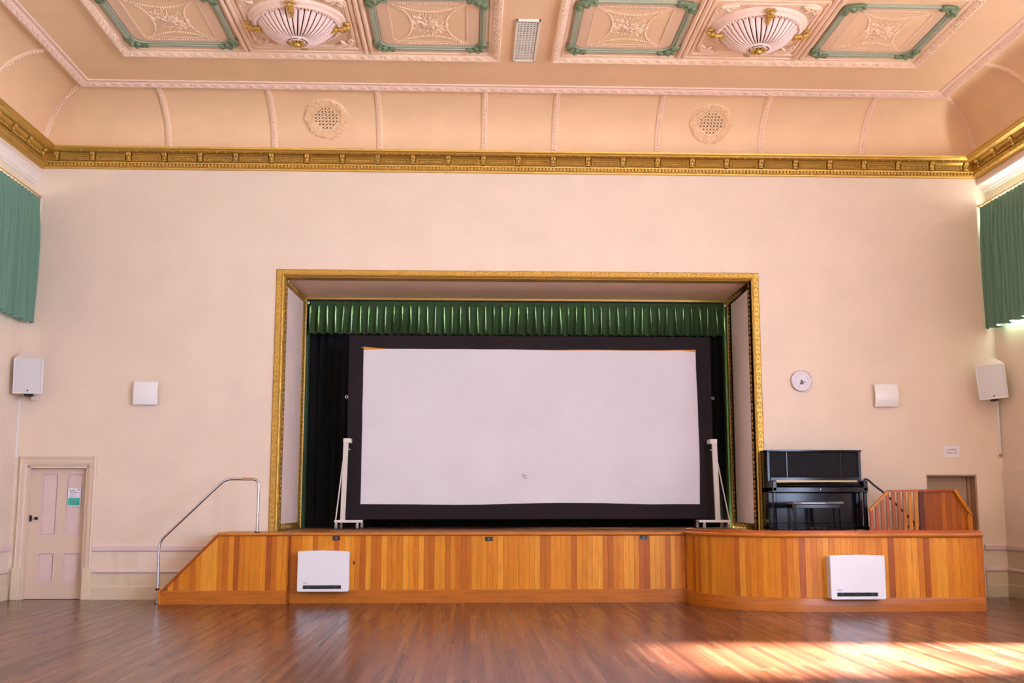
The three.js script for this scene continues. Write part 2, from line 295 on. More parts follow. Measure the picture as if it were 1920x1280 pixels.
// ---------------------------------------------------------------- ceiling, cove, ribs
const COVE_Y = 7.35, COVE_H = HC - COVE_Y, COVE_A = 1.0;
const covePt = (t) => [COVE_A * (1 - Math.cos(t)), COVE_Y + COVE_H * Math.sin(t)];
const ceiling = struct('ceiling', 'peach plaster ceiling with coved edges and raised panels');
obj('ceiling_slab', uvm(box(XL - 0.35, XR + 0.35, HC, HC + 0.8, -0.3, ZF + 0.3), 'x', 2, 2), M.ceil, ceiling);
{
  const prof = []; for (let i = 0; i <= 28; i++) prof.push(covePt(i / 28 * Math.PI / 2)); prof.push([0, HC + 0.01]);
  const cv = (n, a, b) => obj('cove', uvm(run(prof, a, b), 'x', 2, 2), M.ceil, ceiling);
  cv(0, (o, y) => V(XLU + o, y, o), (o, y) => V(XRU - o, y, o));
  cv(1, (o, y) => V(XLU + o, y, ZF - o), (o, y) => V(XLU + o, y, o));
  cv(2, (o, y) => V(XRU - o, y, o), (o, y) => V(XRU - o, y, ZF - o));
  cv(3, (o, y) => V(XRU - o, y, ZF - o), (o, y) => V(XLU + o, y, ZF - o));
  // ribs: a flat band with a row of beads, following the curve; f maps (offset, height, side) to the room
  const rib = (f, k) => {
    const N = 24, w = 0.05, h = 0.028, pos = [], pts = [];
    for (let i = 0; i <= N; i++) {
      const t = i / N * Math.PI / 2 * 0.995, [o, y] = covePt(t), nx = COVE_H * Math.cos(t), ny = -COVE_A * Math.sin(t), l = Math.hypot(nx, ny);
      pts.push([o, y, nx / l, ny / l]);
    }
    const ring = pts.map(([o, y, a, b]) => [[-w, -0.02], [-w, h * 0.6], [-w * 0.6, h], [w * 0.6, h], [w, h * 0.6], [w, -0.02]].map(([s, e]) => f(o + a * e, y + b * e, s)));
    for (let i = 0; i < N; i++) for (let q = 0; q < 5; q++) { const a = ring[i][q], b = ring[i][q + 1], c = ring[i + 1][q + 1], d = ring[i + 1][q]; for (const p of [a, b, c, a, c, d]) pos.push(p.x, p.y, p.z); }
    let g = new THREE.BufferGeometry(); g.setAttribute('position', new THREE.Float32BufferAttribute(pos, 3)); g.computeVertexNormals();
    const body = obj('rib', flat(g), M.ribMat, ceiling);
    const beads = [];
    for (let i = 0; i < 26; i++) { const t = (i + 0.5) / 26 * Math.PI / 2, [o, y] = covePt(t), nx = COVE_H * Math.cos(t), ny = -COVE_A * Math.sin(t), l = Math.hypot(nx, ny), p = f(o + nx / l * 0.03, y + ny / l * 0.03, 0); beads.push(ell(0.019, 0.019, 0.019, p.x, p.y, p.z, 0, BLOB0)); }
    obj('beading', beads, M.mould, body);
  };
  M.ribMat = M.mould;
  for (const x of [-5.92, -4.15, -2.37, -0.6, 0.6, 2.37, 4.15, 5.92]) rib((o, y, s) => V(x + s, y, o));
  for (const z of [2.25, 4.02, 5.8]) { rib((o, y, s) => V(XLU + o, y, z - s)); rib((o, y, s) => V(XRU - o, y, z + s)); }
  const q = Math.SQRT1_2;
  rib((o, y, s) => V(XLU + o + s * q, y, o - s * q)); rib((o, y, s) => V(XRU - o + s * q, y, o + s * q));
}
// running ornament of rosettes and slanting leaves, along +x, lying under a ceiling (facing -y)
function guilloche(len, w = 0.1, pitch = 0.18, tilt = -0.5) {
  const n = Math.max(1, Math.round(len / pitch)), p = len / n, out = [], k = w / 0.1, ring = flat(new THREE.TorusGeometry(0.03 * k, 0.009 * k, 5, 12).rotateX(Math.PI / 2));
  for (let i = 0; i < n; i++) {
    const x = (i + 0.5) * p;
    out.push(ring.clone().translate(x, 0, 0), ell(0.012 * k, 0.014 * k, 0.012 * k, x, 0, 0, 0, BLOB0));
    for (const [s, z, a, l] of [[0.38, 0, 0.8, 0.056], [0.5, 0, 0.8, 0.062], [0.62, 0, 0.8, 0.056], [0.3, 0.026, -0.3, 0.03], [0.7, -0.026, -0.3, 0.03]]) out.push(ell(l * k, 0.014 * k, 0.011 * k, x + s * p, 0, z * k, a, BLOB0));
  }
  return merge(out).rotateX(tilt);
}
{ // moulding where the cove meets the flat ceiling
  const y = HC, a0 = 0.96, a1 = 1.12, prof = [[a0 - 0.07, y - 0.002], [a0 - 0.065, y - 0.05], [a0 - 0.05, y - 0.07], [a0 - 0.03, y - 0.072], [a0 + 0.05, y - 0.028], [a0 + 0.06, y - 0.018], [a0 + 0.11, y - 0.02], [a0 + 0.125, y + 0.005]];
  const mk = (a, b) => obj('ceiling_moulding', run(prof, a, b), M.mouldPink, ceiling);
  const back = mk((o, h) => V(XLU + o, h, o), (o, h) => V(XRU - o, h, o));
  const left = mk((o, h) => V(XLU + o, h, ZF - o), (o, h) => V(XLU + o, h, o)), right = mk((o, h) => V(XRU - o, h, o), (o, h) => V(XRU - o, h, ZF - o));
  obj('guilloche', guilloche(XRU - XLU - 2, 0.105).translate(XLU + 1, y - 0.052, a0 + 0.01), M.mouldPink, back);
  obj('guilloche', guilloche(6, 0.105, 0.18, 0.5).rotateY(-Math.PI / 2).translate(XLU + a0 + 0.01, y - 0.052, 1), M.mouldPink, left);
  obj('guilloche', guilloche(6, 0.105, 0.18, -0.5).rotateY(-Math.PI / 2).translate(XRU - a0 - 0.01, y - 0.052, 1), M.mouldPink, right);
}
// ---------------------------------------------------------------- raised ceiling panels
const ROW = [2.14, 4.52];
function leafCluster(r, n, spread, flatY, size, seed) {
  const q = rng(seed), out = [];
  for (let i = 0; i < n; i++) { const a = q() * Math.PI * 2, d = Math.sqrt(q()) * spread; out.push(ell(size * (0.7 + q()), flatY, size * 0.45, Math.cos(a) * d * r[0], 0, Math.sin(a) * d * r[1], -a + (q() - 0.5), BLOB0)); }
  return merge(out);
}
function beadLine(pts, r = 0.014, gap = 0.034) {
  const c = new THREE.CatmullRomCurve3(pts.map((p) => V(...p)), false, 'centripetal'), n = Math.max(2, Math.round(c.getLength() / gap)), out = [];
  for (let i = 0; i <= n; i++) { const p = c.getPointAt(i / n); out.push(ell(r, r, r, p.x, p.y, p.z, 0, BLOB0)); }
  return merge(out);
}
const cornerLeaf = merge([ell(0.16, 0.03, 0.05, 0.05, 0, -0.05, 0.3), ell(0.16, 0.03, 0.05, -0.05, 0, 0.05, 1.27), ell(0.06, 0.04, 0.06, 0, -0.005, 0), ell(0.09, 0.035, 0.03, 0.12, -0.01, -0.03, -0.4), ell(0.09, 0.035, 0.03, -0.03, -0.01, 0.12, 1.95), ell(0.05, 0.04, 0.03, 0.06, -0.015, 0.03, 0.8), ell(0.04, 0.045, 0.04, 0.03, -0.02, -0.035), ell(0.04, 0.045, 0.04, -0.035, -0.02, 0.03), ell(0.025, 0.03, 0.06, 0.17, -0.01, -0.06, 0.5), ell(0.025, 0.03, 0.06, -0.06, -0.01, 0.17, 1.2)]);
const spray = merge([ell(0.11, 0.03, 0.035, 0.06, 0, -0.02, 0.2), ell(0.11, 0.03, 0.035, -0.02, 0, 0.06, 1.37), ell(0.05, 0.035, 0.05, 0, 0, 0), ell(0.07, 0.03, 0.02, 0.13, 0, 0.0, 0.6), ell(0.07, 0.03, 0.02, 0, 0, 0.13, 0.97), ell(0.08, 0.03, 0.022, 0.07, 0, 0.07, -0.78), ell(0.05, 0.03, 0.018, 0.16, 0, -0.06, -0.3), ell(0.05, 0.03, 0.018, -0.06, 0, 0.16, 1.9)]);
function rr(x0, x1, z0, z1, r, P = THREE.Shape) { const s = new P(); s.moveTo(x0 + r, z0); s.lineTo(x1 - r, z0); s.quadraticCurveTo(x1 - r * 0.25, z0 + r * 0.25, x1, z0 + r); s.lineTo(x1, z1 - r); s.quadraticCurveTo(x1 - r * 0.25, z1 - r * 0.25, x1 - r, z1); s.lineTo(x0 + r, z1); s.quadraticCurveTo(x0 + r * 0.25, z1 - r * 0.25, x0, z1 - r); s.lineTo(x0, z0 + r); s.quadraticCurveTo(x0 + r * 0.25, z0 + r * 0.25, x0 + r, z0); return s; }
// ring lying under the ceiling: rounded rectangle outline in x and z
function ringUnder(x0, x1, z0, z1, r, w, y, depth, bevel) {
  const s = rr(x0, x1, z0, z1, r); s.holes.push(rr(x0 + w, x1 - w, z0 + w, z1 - w, Math.max(0.02, r - w * 0.4), THREE.Path));
  return new THREE.ExtrudeGeometry(s, { depth, bevelEnabled: true, bevelThickness: bevel, bevelSize: bevel, bevelSegments: 3, curveSegments: 6 }).rotateX(Math.PI / 2).translate(0, y, 0);
}
for (const sd of [-1, 1]) {
  const X0 = sd < 0 ? -6.06 : 0.39, X1 = sd < 0 ? -0.39 : 6.06, [Z0, Z1] = ROW, c = part('coffer', ceiling), y = HC;
  const prof = [[0, y + 0.005], [0, y - 0.045], [0.012, y - 0.07], [0.03, y - 0.072], [0.115, y - 0.026], [0.125, y - 0.014], [0.165, y - 0.018], [0.18, y - 0.012], [0.19, y + 0.005]];
  const mk = (a, b) => obj('border_moulding', run(prof, a, b), M.mould, c);
  mk((o, h) => V(X0 + o, h, Z0 + o), (o, h) => V(X1 - o, h, Z0 + o)); mk((o, h) => V(X1 - o, h, Z1 - o), (o, h) => V(X0 + o, h, Z1 - o));
  mk((o, h) => V(X0 + o, h, Z1 - o), (o, h) => V(X0 + o, h, Z0 + o)); mk((o, h) => V(X1 - o, h, Z0 + o), (o, h) => V(X1 - o, h, Z1 - o));
  const L = X1 - X0, D = Z1 - Z0;
  obj('guilloche', guilloche(L - 0.16, 0.11).translate(X0 + 0.08, y - 0.05, Z0 + 0.072), M.mould, c); obj('guilloche', guilloche(L - 0.16, 0.11, 0.18, 0.5).translate(X0 + 0.08, y - 0.05, Z1 - 0.072), M.mould, c);
  obj('guilloche', guilloche(D - 0.16, 0.11, 0.15, 0.5).rotateY(-Math.PI / 2).translate(X0 + 0.072, y - 0.05, Z0 + 0.08), M.mould, c); obj('guilloche', guilloche(D - 0.16, 0.11, 0.15, -0.5).rotateY(-Math.PI / 2).translate(X1 - 0.072, y - 0.05, Z0 + 0.08), M.mould, c);
  for (const x of sd < 0 ? [-4.14, -2.35] : [2.35, 4.14]) obj('divider_moulding', [0, 1].map((k) => run([[-0.035, y + 0.004], [-0.03, y - 0.03], [0, y - 0.045], [0.03, y - 0.03], [0.035, y + 0.004]], (o, h) => V(x + (k - 0.5) * 0.085 + o, h, Z0 + 0.18), (o, h) => V(x + (k - 0.5) * 0.085 + o, h, Z1 - 0.18))), M.mould, c);
  // two green framed panels
  for (const [a, b] of sd < 0 ? [[-5.87, -4.23], [-2.26, -0.58]] : [[0.58, 2.26], [4.23, 5.87]]) {
    const p = part('green_panel', ceiling), cx = (a + b) / 2, cz = 3.33, hx = (b - a) / 2 - 0.04, hz = 0.84, bx = hx - 0.26, bz = hz - 0.19;
    obj('green_frame', [ringUnder(cx - hx, cx + hx, cz - hz, cz + hz, 0.17, 0.035, y, 0.03, 0.012), ringUnder(cx - hx + 0.05, cx + hx - 0.05, cz - hz + 0.05, cz + hz - 0.05, 0.15, 0.022, y, 0.016, 0.008), ringUnder(cx - hx + 0.03, cx + hx - 0.03, cz - hz + 0.03, cz + hz - 0.03, 0.16, 0.06, y, 0.004, 0.002)], M.green, p);
    obj('stippled_field', uvm(ringUnder(cx - hx + 0.1, cx + hx - 0.1, cz - hz + 0.1, cz + hz - 0.1, 0.16, 0.15, y, 0.006, 0.002), 'x', 0.25, 0.25), M.stipple, p);
    for (const [sx, sz] of [[-1, -1], [1, -1], [1, 1], [-1, 1]]) obj('corner_leaf', (sx * sz > 0 ? cornerLeaf.clone() : flip(flat(cornerLeaf.clone().scale(-1, 1, 1)))).rotateY(sz > 0 ? Math.PI : 0).scale(1, 1, 1).translate(cx + sx * (hx - 0.07), y - 0.03, cz + sz * (hz - 0.07)), M.greenDark, p);
    const q = (x, z) => [cx + x * bx, y - 0.008, cz + z * bz];
    const orn = [beadLine([q(-1, -1), q(1, -1)]), beadLine([q(-1, 1), q(1, 1)]), beadLine([q(-1, -1), q(-0.5, -0.72), q(0, -0.6), q(0.5, -0.72), q(1, -1)]), beadLine([q(-1, 1), q(-0.5, 0.72), q(0, 0.6), q(0.5, 0.72), q(1, 1)]), beadLine([q(-1, -1), q(-0.6, -0.6), q(-0.45, 0), q(-0.6, 0.6), q(-1, 1)], 0.012), beadLine([q(1, -1), q(0.6, -0.6), q(0.45, 0), q(0.6, 0.6), q(1, 1)], 0.012)];
    obj('bead_ornament', orn, M.mould, p);
    obj('straight_ridge', [-1, 1].map((s) => box(cx + s * (bx + 0.0) - 0.012, cx + s * bx + 0.012, y - 0.012, y, cz - bz, cz + bz)), M.mould, p);
    obj('leaf_ornament', [leafCluster([1.1, 1.5], 150, 0.24, 0.010, 0.020, 77).translate(cx, y - 0.004, cz), leafCluster([1, 1.2], 40, 0.10, 0.018, 0.022, 78).translate(cx, y - 0.010, cz)], M.mould, p);
  }
  // panel around the lamp
  const p = part('lamp_panel', ceiling), cx = sd * 3.255, cz = 3.33, h = 0.83;
  obj('panel_moulding', [ringUnder(cx - h + 0.03, cx + h - 0.03, cz - 0.9, cz + 0.9, 0.03, 0.03, y, 0.012, 0.008), ringUnder(cx - h + 0.1, cx + h - 0.1, cz - 0.83, cz + 0.83, 0.2, 0.03, y, 0.014, 0.01), ringUnder(cx - h + 0.15, cx + h - 0.15, cz - 0.78, cz + 0.78, 0.22, 0.012, y, 0.008, 0.006)], M.mould, p);
  obj('stippled_field', uvm(ringUnder(cx - h + 0.17, cx + h - 0.17, cz - 0.76, cz + 0.76, 0.2, 0.25, y, 0.003, 0.002), 'x', 0.25, 0.25), M.stipple, p);
  for (const [sx, sz] of [[-1, -1], [1, -1], [1, 1], [-1, 1]]) obj('corner_spray', (sx * sz > 0 ? spray.clone() : flip(flat(spray.clone().scale(-1, 1, 1)))).rotateY(sz > 0 ? Math.PI : 0).translate(cx + sx * (h - 0.19), y - 0.018, cz + sz * 0.72), M.mould, p);
}

// ---------------------------------------------------------------- dish ceiling lights
function ceilingLight(x, label) {
  const t = thing('ceiling_light', label, 'ceiling light', [x, HC, 3.38]);
  const lathe = (pts, n = 72) => new THREE.LatheGeometry(pts.map((p) => new THREE.Vector2(...p)), n);
  obj('plaster_ring', lathe([[0.50, -0.002], [0.55, -0.06], [0.565, -0.085], [0.60, -0.092], [0.615, -0.085], [0.625, -0.055], [0.66, -0.05], [0.675, -0.03], [0.685, -0.002]].reverse()), M.mouldPink, t);
  const bd = []; for (let i = 0; i < 72; i++) { const a = i / 72 * Math.PI * 2; bd.push(ell(0.03, 0.03, 0.017, Math.cos(a) * 0.578, -0.082, Math.sin(a) * 0.578, -a, BLOB0)); }
  obj('bead_rim', bd, M.mouldPink, t);
  // fluted bowl: petals with slots between them over a dark inner bowl
  const N = 38, prof = (s) => { const r = 0.155 + 0.385 * s; return [r, -0.315 + 0.235 * Math.pow(s, 2.0)]; };
  obj('inner_bowl', lathe(Array.from({ length: 12 }, (_, i) => { const [r, y] = prof(i / 11); return [r * 0.985, y + 0.03]; }), 48), M.dark, t);
  const pos = [], nS = 12, nA = 8, half = Math.PI / N;
  const P = (s, a0, up) => { const [r, y] = prof(s), a = a0 * (1 - 0.0085 / (r * half)), k = (a0 / half), lift = 0.012 * (1 - k * k) * Math.min(1, 0.4 + s) + (s > 0.97 ? 0 : 0), e = s === 1 ? 0.012 * (1 - k * k) : 0; return V(Math.cos(a) * (r + e), y - lift + up, Math.sin(a) * (r + e)); };
  const quad = (a, b, c, d) => { for (const p of [a, b, c, a, c, d]) pos.push(p.x, p.y, p.z); };
  for (let i = 0; i < nS; i++) for (let j = 0; j < nA; j++) {
    const s0 = i / nS, s1 = (i + 1) / nS, a0 = -half + 2 * half * j / nA, a1 = -half + 2 * half * (j + 1) / nA;
    quad(P(s0, a0, 0), P(s1, a0, 0), P(s1, a1, 0), P(s0, a1, 0)); quad(P(s0, a0, 0.02), P(s0, a1, 0.02), P(s1, a1, 0.02), P(s1, a0, 0.02));
    if (j === 0) quad(P(s0, a0, 0), P(s0, a0, 0.02), P(s1, a0, 0.02), P(s1, a0, 0)); if (j === nA - 1) quad(P(s0, a1, 0), P(s1, a1, 0), P(s1, a1, 0.02), P(s0, a1, 0.02));
    if (i === nS - 1) quad(P(1, a0, 0), P(1, a0, 0.02), P(1, a1, 0.02), P(1, a1, 0));
  }
  let pg = new THREE.BufferGeometry(); pg.setAttribute('position', new THREE.Float32BufferAttribute(pos, 3)); pg.computeVertexNormals(); pg = flat(toCreasedNormals(pg, 0.7));
  for (let i = 0; i < N; i++) obj('petal', pg, M.lampPink, t).rotation.y = i / N * Math.PI * 2;
  const col = obj('collar', lathe([[0.06, -0.33], [0.10, -0.345], [0.125, -0.335], [0.128, -0.325], [0.14, -0.33], [0.165, -0.325], [0.175, -0.305], [0.16, -0.295], [0.06, -0.30]]), M.lampPink, t);
  for (let k = 0; k < 4; k++) obj('collar_slot', new THREE.TorusGeometry(0.134, 0.008, 6, 14, 1.2).rotateX(Math.PI / 2).rotateY(k * Math.PI / 2 + 0.2).translate(0, -0.329, 0), M.dark, col);
  const ro = [ell(0.05, 0.04, 0.05, 0, -0.365, 0)]; for (let i = 0; i < 10; i++) { const a = i / 10 * Math.PI * 2; ro.push(ell(0.035, 0.014, 0.017, Math.cos(a) * 0.075, -0.352, Math.sin(a) * 0.075, -a), ell(0.018, 0.016, 0.012, Math.cos(a) * 0.1, -0.345, Math.sin(a) * 0.1, -a)); }
  obj('finial', ro, M.gold, t);
  for (let k = 0; k < 4; k++) {
    const b = obj('bracket', [ell(0.09, 0.03, 0.035, 0.60, -0.135, 0), ell(0.035, 0.04, 0.03, 0.70, -0.10, 0), ell(0.05, 0.025, 0.02, 0.70, -0.07, 0.05, 0.6), ell(0.05, 0.025, 0.02, 0.70, -0.07, -0.05, -0.6), ell(0.035, 0.045, 0.04, 0.53, -0.13, 0), ell(0.022, 0.022, 0.022, 0.50, -0.175, 0), ell(0.03, 0.02, 0.05, 0.62, -0.16, 0), ell(0.03, 0.03, 0.018, 0.66, -0.13, 0.035, 0.5), ell(0.03, 0.03, 0.018, 0.66, -0.13, -0.035, -0.5)], M.gold, t);
    b.rotation.y = k * Math.PI / 2;
  }
}

ceilingLight(-3.255, 'pink fluted dish light under the ceiling, left of the vent grille');
ceilingLight(3.255, 'pink fluted dish light under the ceiling, right of the vent grille');
{ // egg-crate air grille
  const t = thing('air_grille', 'cream rectangular egg-crate air grille between the two ceiling panel groups', 'vent', [-0.02, HC, 2.82]);
  const w = 0.175, d = 0.72;
  obj('duct', box(-w + 0.03, w - 0.03, -0.006, -0.002, -d + 0.03, d - 0.03), M.dark, t);
  obj('grille_frame', [rbox(-w, -w + 0.035, -0.035, -0.001, -d, d, 0.006), rbox(w - 0.035, w, -0.035, -0.001, -d, d, 0.006), rbox(-w, w, -0.035, -0.001, -d, -d + 0.04, 0.006), rbox(-w, w, -0.035, -0.001, d - 0.04, d, 0.006)], M.creamW, t);
  for (let i = 0; i < 23; i++) { const z = -d + 0.06 + i * (2 * d - 0.12) / 22; obj('slat', box(-w + 0.03, w - 0.03, -0.024, -0.012, z - 0.0095, z + 0.0095), M.creamW, t); }
  for (let i = 0; i < 6; i++) { const x = -w + 0.06 + i * (2 * w - 0.12) / 5; obj('bar', box(x - 0.008, x + 0.008, -0.022, -0.012, -d + 0.03, d - 0.03), M.creamW, t); }
}

// ---------------------------------------------------------------- round plaster vents on the cove
function coveVent(x, label) {
  const ct = 0.73, [o, y] = covePt(ct), n = [COVE_H * Math.cos(ct), -COVE_A * Math.sin(ct)];
  const t = thing('plaster_vent', label, 'vent', [x, y, o]); t.rotation.x = -Math.PI / 2 + Math.PI / 2 - Math.atan2(n[1], n[0]);
  // local z = out of the cove
  const bend = (g) => { const p = g.attributes.position; for (let i = 0; i < p.count; i++) { const yy = p.getY(i); p.setZ(i, p.getZ(i) + 0.55 * yy * yy); } g.computeVertexNormals(); return g; };
  const ring = new THREE.RingGeometry(0.215, 0.375, 64, 5); const p = ring.attributes.position;
  for (let i = 0; i < p.count; i++) { const r = Math.hypot(p.getX(i), p.getY(i)), k = (r - 0.215) / 0.16; p.setZ(i, k < 0.01 ? 0.018 : k > 0.99 ? -0.01 : 0.032); }
  const body = obj('plaster_ring', bend(ring), M.ceil, t);
  const q = rng(91), lv = [];
  for (let i = 0; i < 130; i++) { const a = i / 130 * Math.PI * 2, r = 0.245 + 0.11 * q(); const g = BLOB0.clone().scale(0.036, 0.013, 0.016).rotateZ(a + (i % 2 ? 0.8 : -0.8)).translate(Math.cos(a) * r, Math.sin(a) * r, 0.03); lv.push(g); }
  for (let k = 0; k < 4; k++) { const a = k * Math.PI / 2; lv.push(new THREE.BoxGeometry(0.13, 0.075, 0.03).rotateZ(a).translate(Math.cos(a) * 0.295, Math.sin(a) * 0.295, 0.022)); }
  obj('leaf_ornament', bend(merge(lv)), M.ceil, body);
  obj('duct', bend(new THREE.RingGeometry(0.001, 0.213, 40, 10).translate(0, 0, 0.004)), M.dark, t);
  // pierced grille
  const s = new THREE.Shape(); s.absarc(0, 0, 0.22, 0, Math.PI * 2);
  const hole = (cx, cy, a, l, w) => { const h = new THREE.Path(), c = Math.cos(a), d = Math.sin(a), P = (u, v) => [cx + u * c - v * d, cy + u * d + v * c]; h.moveTo(...P(-l, 0)); h.lineTo(...P(0, -w)); h.lineTo(...P(l, 0)); h.lineTo(...P(0, w)); h.closePath(); if (Math.hypot(cx, cy) < 0.196) s.holes.push(h); };
  const g0 = 0.058;
  for (let i = -4; i <= 4; i++) for (let j = -4; j <= 4; j++) {
    hole(i * g0, j * g0, (i + j) % 2 ? Math.PI / 4 : -Math.PI / 4, 0.027, 0.0135);
    if ((i + j) % 2 === 0) hole((i + 0.5) * g0, (j + 0.5) * g0, 0, 0.0125, 0.0125);
  }
  obj('grille', bend(flat(new THREE.ExtrudeGeometry(s, { depth: 0.014, bevelEnabled: false, curveSegments: 24 }).translate(0, 0, 0.02))), M.ceil, t);
}
coveVent(-3.255, 'round leafy plaster vent in the cove, left of centre');
coveVent(3.255, 'round leafy plaster vent in the cove, right of centre');

// ---------------------------------------------------------------- gilded cornice
const corniceProf = [[0, 7.06], [0.055, 7.06], [0.06, 7.082], [0.085, 7.088], [0.085, 7.13], [0.13, 7.132], [0.135, 7.15], [0.11, 7.162], [0.10, 7.165], [0.10, 7.298], [0.285, 7.298], [0.30, 7.302], [0.312, 7.325], [0.33, 7.335], [0.337, 7.362], [0.30, 7.368], [0, 7.372]];
// consoles, panels and dentils are built along +x, projecting along +z, and turned onto each wall
const consoleG = (() => {
  const p = [[0.10, 7.165], [0.15, 7.167], [0.158, 7.185], [0.15, 7.22], [0.16, 7.25], [0.185, 7.268], [0.205, 7.28], [0.205, 7.299], [0.10, 7.299]];
  return run(p, (o, y) => V(0.036, y, o), (o, y) => V(-0.036, y, o), true, 0.5);
})();
const consoleLeaf = merge([ell(0.042, 0.012, 0.022, 0, 7.283, 0.20), ell(0.018, 0.02, 0.016, -0.024, 7.268, 0.188), ell(0.018, 0.02, 0.016, 0.024, 7.268, 0.188), ell(0.013, 0.04, 0.012, 0, 7.232, 0.157), ell(0.042, 0.008, 0.014, 0, 7.172, 0.15)]);
const panelFrame = merge([run([[0.10, 7.258], [0.150, 7.258], [0.165, 7.272], [0.185, 7.292], [0.10, 7.296]], (o, y) => V(0.238, y, o), (o, y) => V(-0.238, y, o), true, 0.3), box(-0.236, 0.236, 7.236, 7.257, 0.098, 0.150), box(-0.236, 0.236, 7.172, 7.190, 0.098, 0.150), box(-0.236, -0.205, 7.19, 7.236, 0.098, 0.150), box(0.205, 0.236, 7.19, 7.236, 0.098, 0.150), box(-0.205, 0.205, 7.19, 7.236, 0.098, 0.122)]);
const panelScroll = (() => { const o = [ell(0.03, 0.010, 0.016, 0, 7.214, 0.128)]; for (const s of [-1, 1]) { for (let i = 0; i < 9; i++) { const a = i * 1.25; o.push(BLOB0.clone().scale(0.019, 0.007, 0.014).rotateZ(s * (a + 0.6)).translate(s * (0.046 + i * 0.017), 7.213 + 0.013 * Math.sin(a * 1.7), 0.126)); } o.push(ell(0.012, 0.012, 0.014, s * 0.085, 7.217, 0.13), ell(0.010, 0.010, 0.014, s * 0.135, 7.209, 0.13)); } return merge(o); })();
const studs = merge([-0.14, 0, 0.14].map((x) => ell(0.013, 0.010, 0.013, x, 7.296, 0.26)));
function cornice(no, label, runGeo, bays, turn) {
  const t = struct('trim_' + no, label);
  obj('cornice_body', uvm(runGeo, 'y', 0.3, 0.3), M.gold, t);
  const d = [];
  for (const [x, first] of bays) {
    const hold = (n, g, m, p) => { const o = obj(n, g, m, p); turn(o, x); return o; };
    hold('console', consoleG, M.goldDark, t); const l = obj('console_leaf', consoleLeaf, M.goldPale, t.children[t.children.length - 1]); l.userData = {};
    if (!first) { const c = x - 0.296; const f = obj('frieze_panel', panelFrame, M.gold, t); turn(f, c); obj('scroll_ornament', panelScroll, M.goldPale, f); obj('stud_row', studs, M.goldPale, f); }
  }
  return t;
}
const PITCH = 0.592;
{
  const bays = []; for (let k = -12; k <= 14; k++) { const x = -0.616 + PITCH * k; if (x > XLU + 0.2 && x < XRU - 0.2) bays.push([x, bays.length === 0]); }
  const place = (o, x) => o.position.set(x, 0, 0);
  const t = cornice(1, 'gilded cornice with consoles and dentils above the stage wall', run(corniceProf, (o, y) => V(XLU + o, y, o), (o, y) => V(XRU - o, y, o)), bays, place);
  const d = []; for (let x = XLU + 0.14; x < XRU - 0.12; x += 0.058) d.push(box(x - 0.017, x + 0.017, 7.09, 7.128, 0.08, 0.13));
  obj('dentil_row', d, M.goldPale, t).userData.kind = 'stuff';
  for (const [n, xu, s, lab] of [[2, XLU, 1, 'gilded cornice with consoles and dentils above the left wall'], [3, XRU, -1, 'gilded cornice with consoles and dentils above the right wall']]) {
    const zs = []; for (let k = 0; k < 7; k++) zs.push([0.36 + PITCH * k, k === 0]);
    const pl = (o, z) => { o.position.set(xu, 0, z); o.rotation.y = s * Math.PI / 2; };
    const plc = (o, z) => pl(o, z);
    const q = cornice(n, lab, s > 0 ? run(corniceProf, (o, y) => V(xu + o, y, ZF), (o, y) => V(xu + o, y, o)) : run(corniceProf, (o, y) => V(xu - o, y, o), (o, y) => V(xu - o, y, ZF)), zs, plc);
    const e = []; for (let z = 0.14; z < 4.2; z += 0.058) e.push(box(Math.min(xu + s * 0.08, xu + s * 0.122), Math.max(xu + s * 0.08, xu + s * 0.122), 7.09, 7.128, z - 0.017, z + 0.017));
    obj('dentil_row', e, M.goldPale, q).userData.kind = 'stuff';
  }
}
{ // painted picture mouldings under the friezes of the side walls
  const prof = [[0, 6.80], [0.03, 6.80], [0.035, 6.83], [0.06, 6.835], [0.065, 6.86], [0.10, 6.90], [0.15, 6.93], [0.155, 6.965], [0.135, 6.985], [0, 6.985]];
  const a = struct('trim_4', 'white painted moulding under the left cornice'); obj('moulding', run(prof, (o, y) => V(XL + o, y, ZF), (o, y) => V(XL + o, y, 0.001)), M.lilacW, a);
  const b = struct('trim_5', 'white painted moulding under the right cornice'); obj('moulding', run(prof, (o, y) => V(XR - o, y, 0.001), (o, y) => V(XR - o, y, ZF)), M.lilacW, b);
}
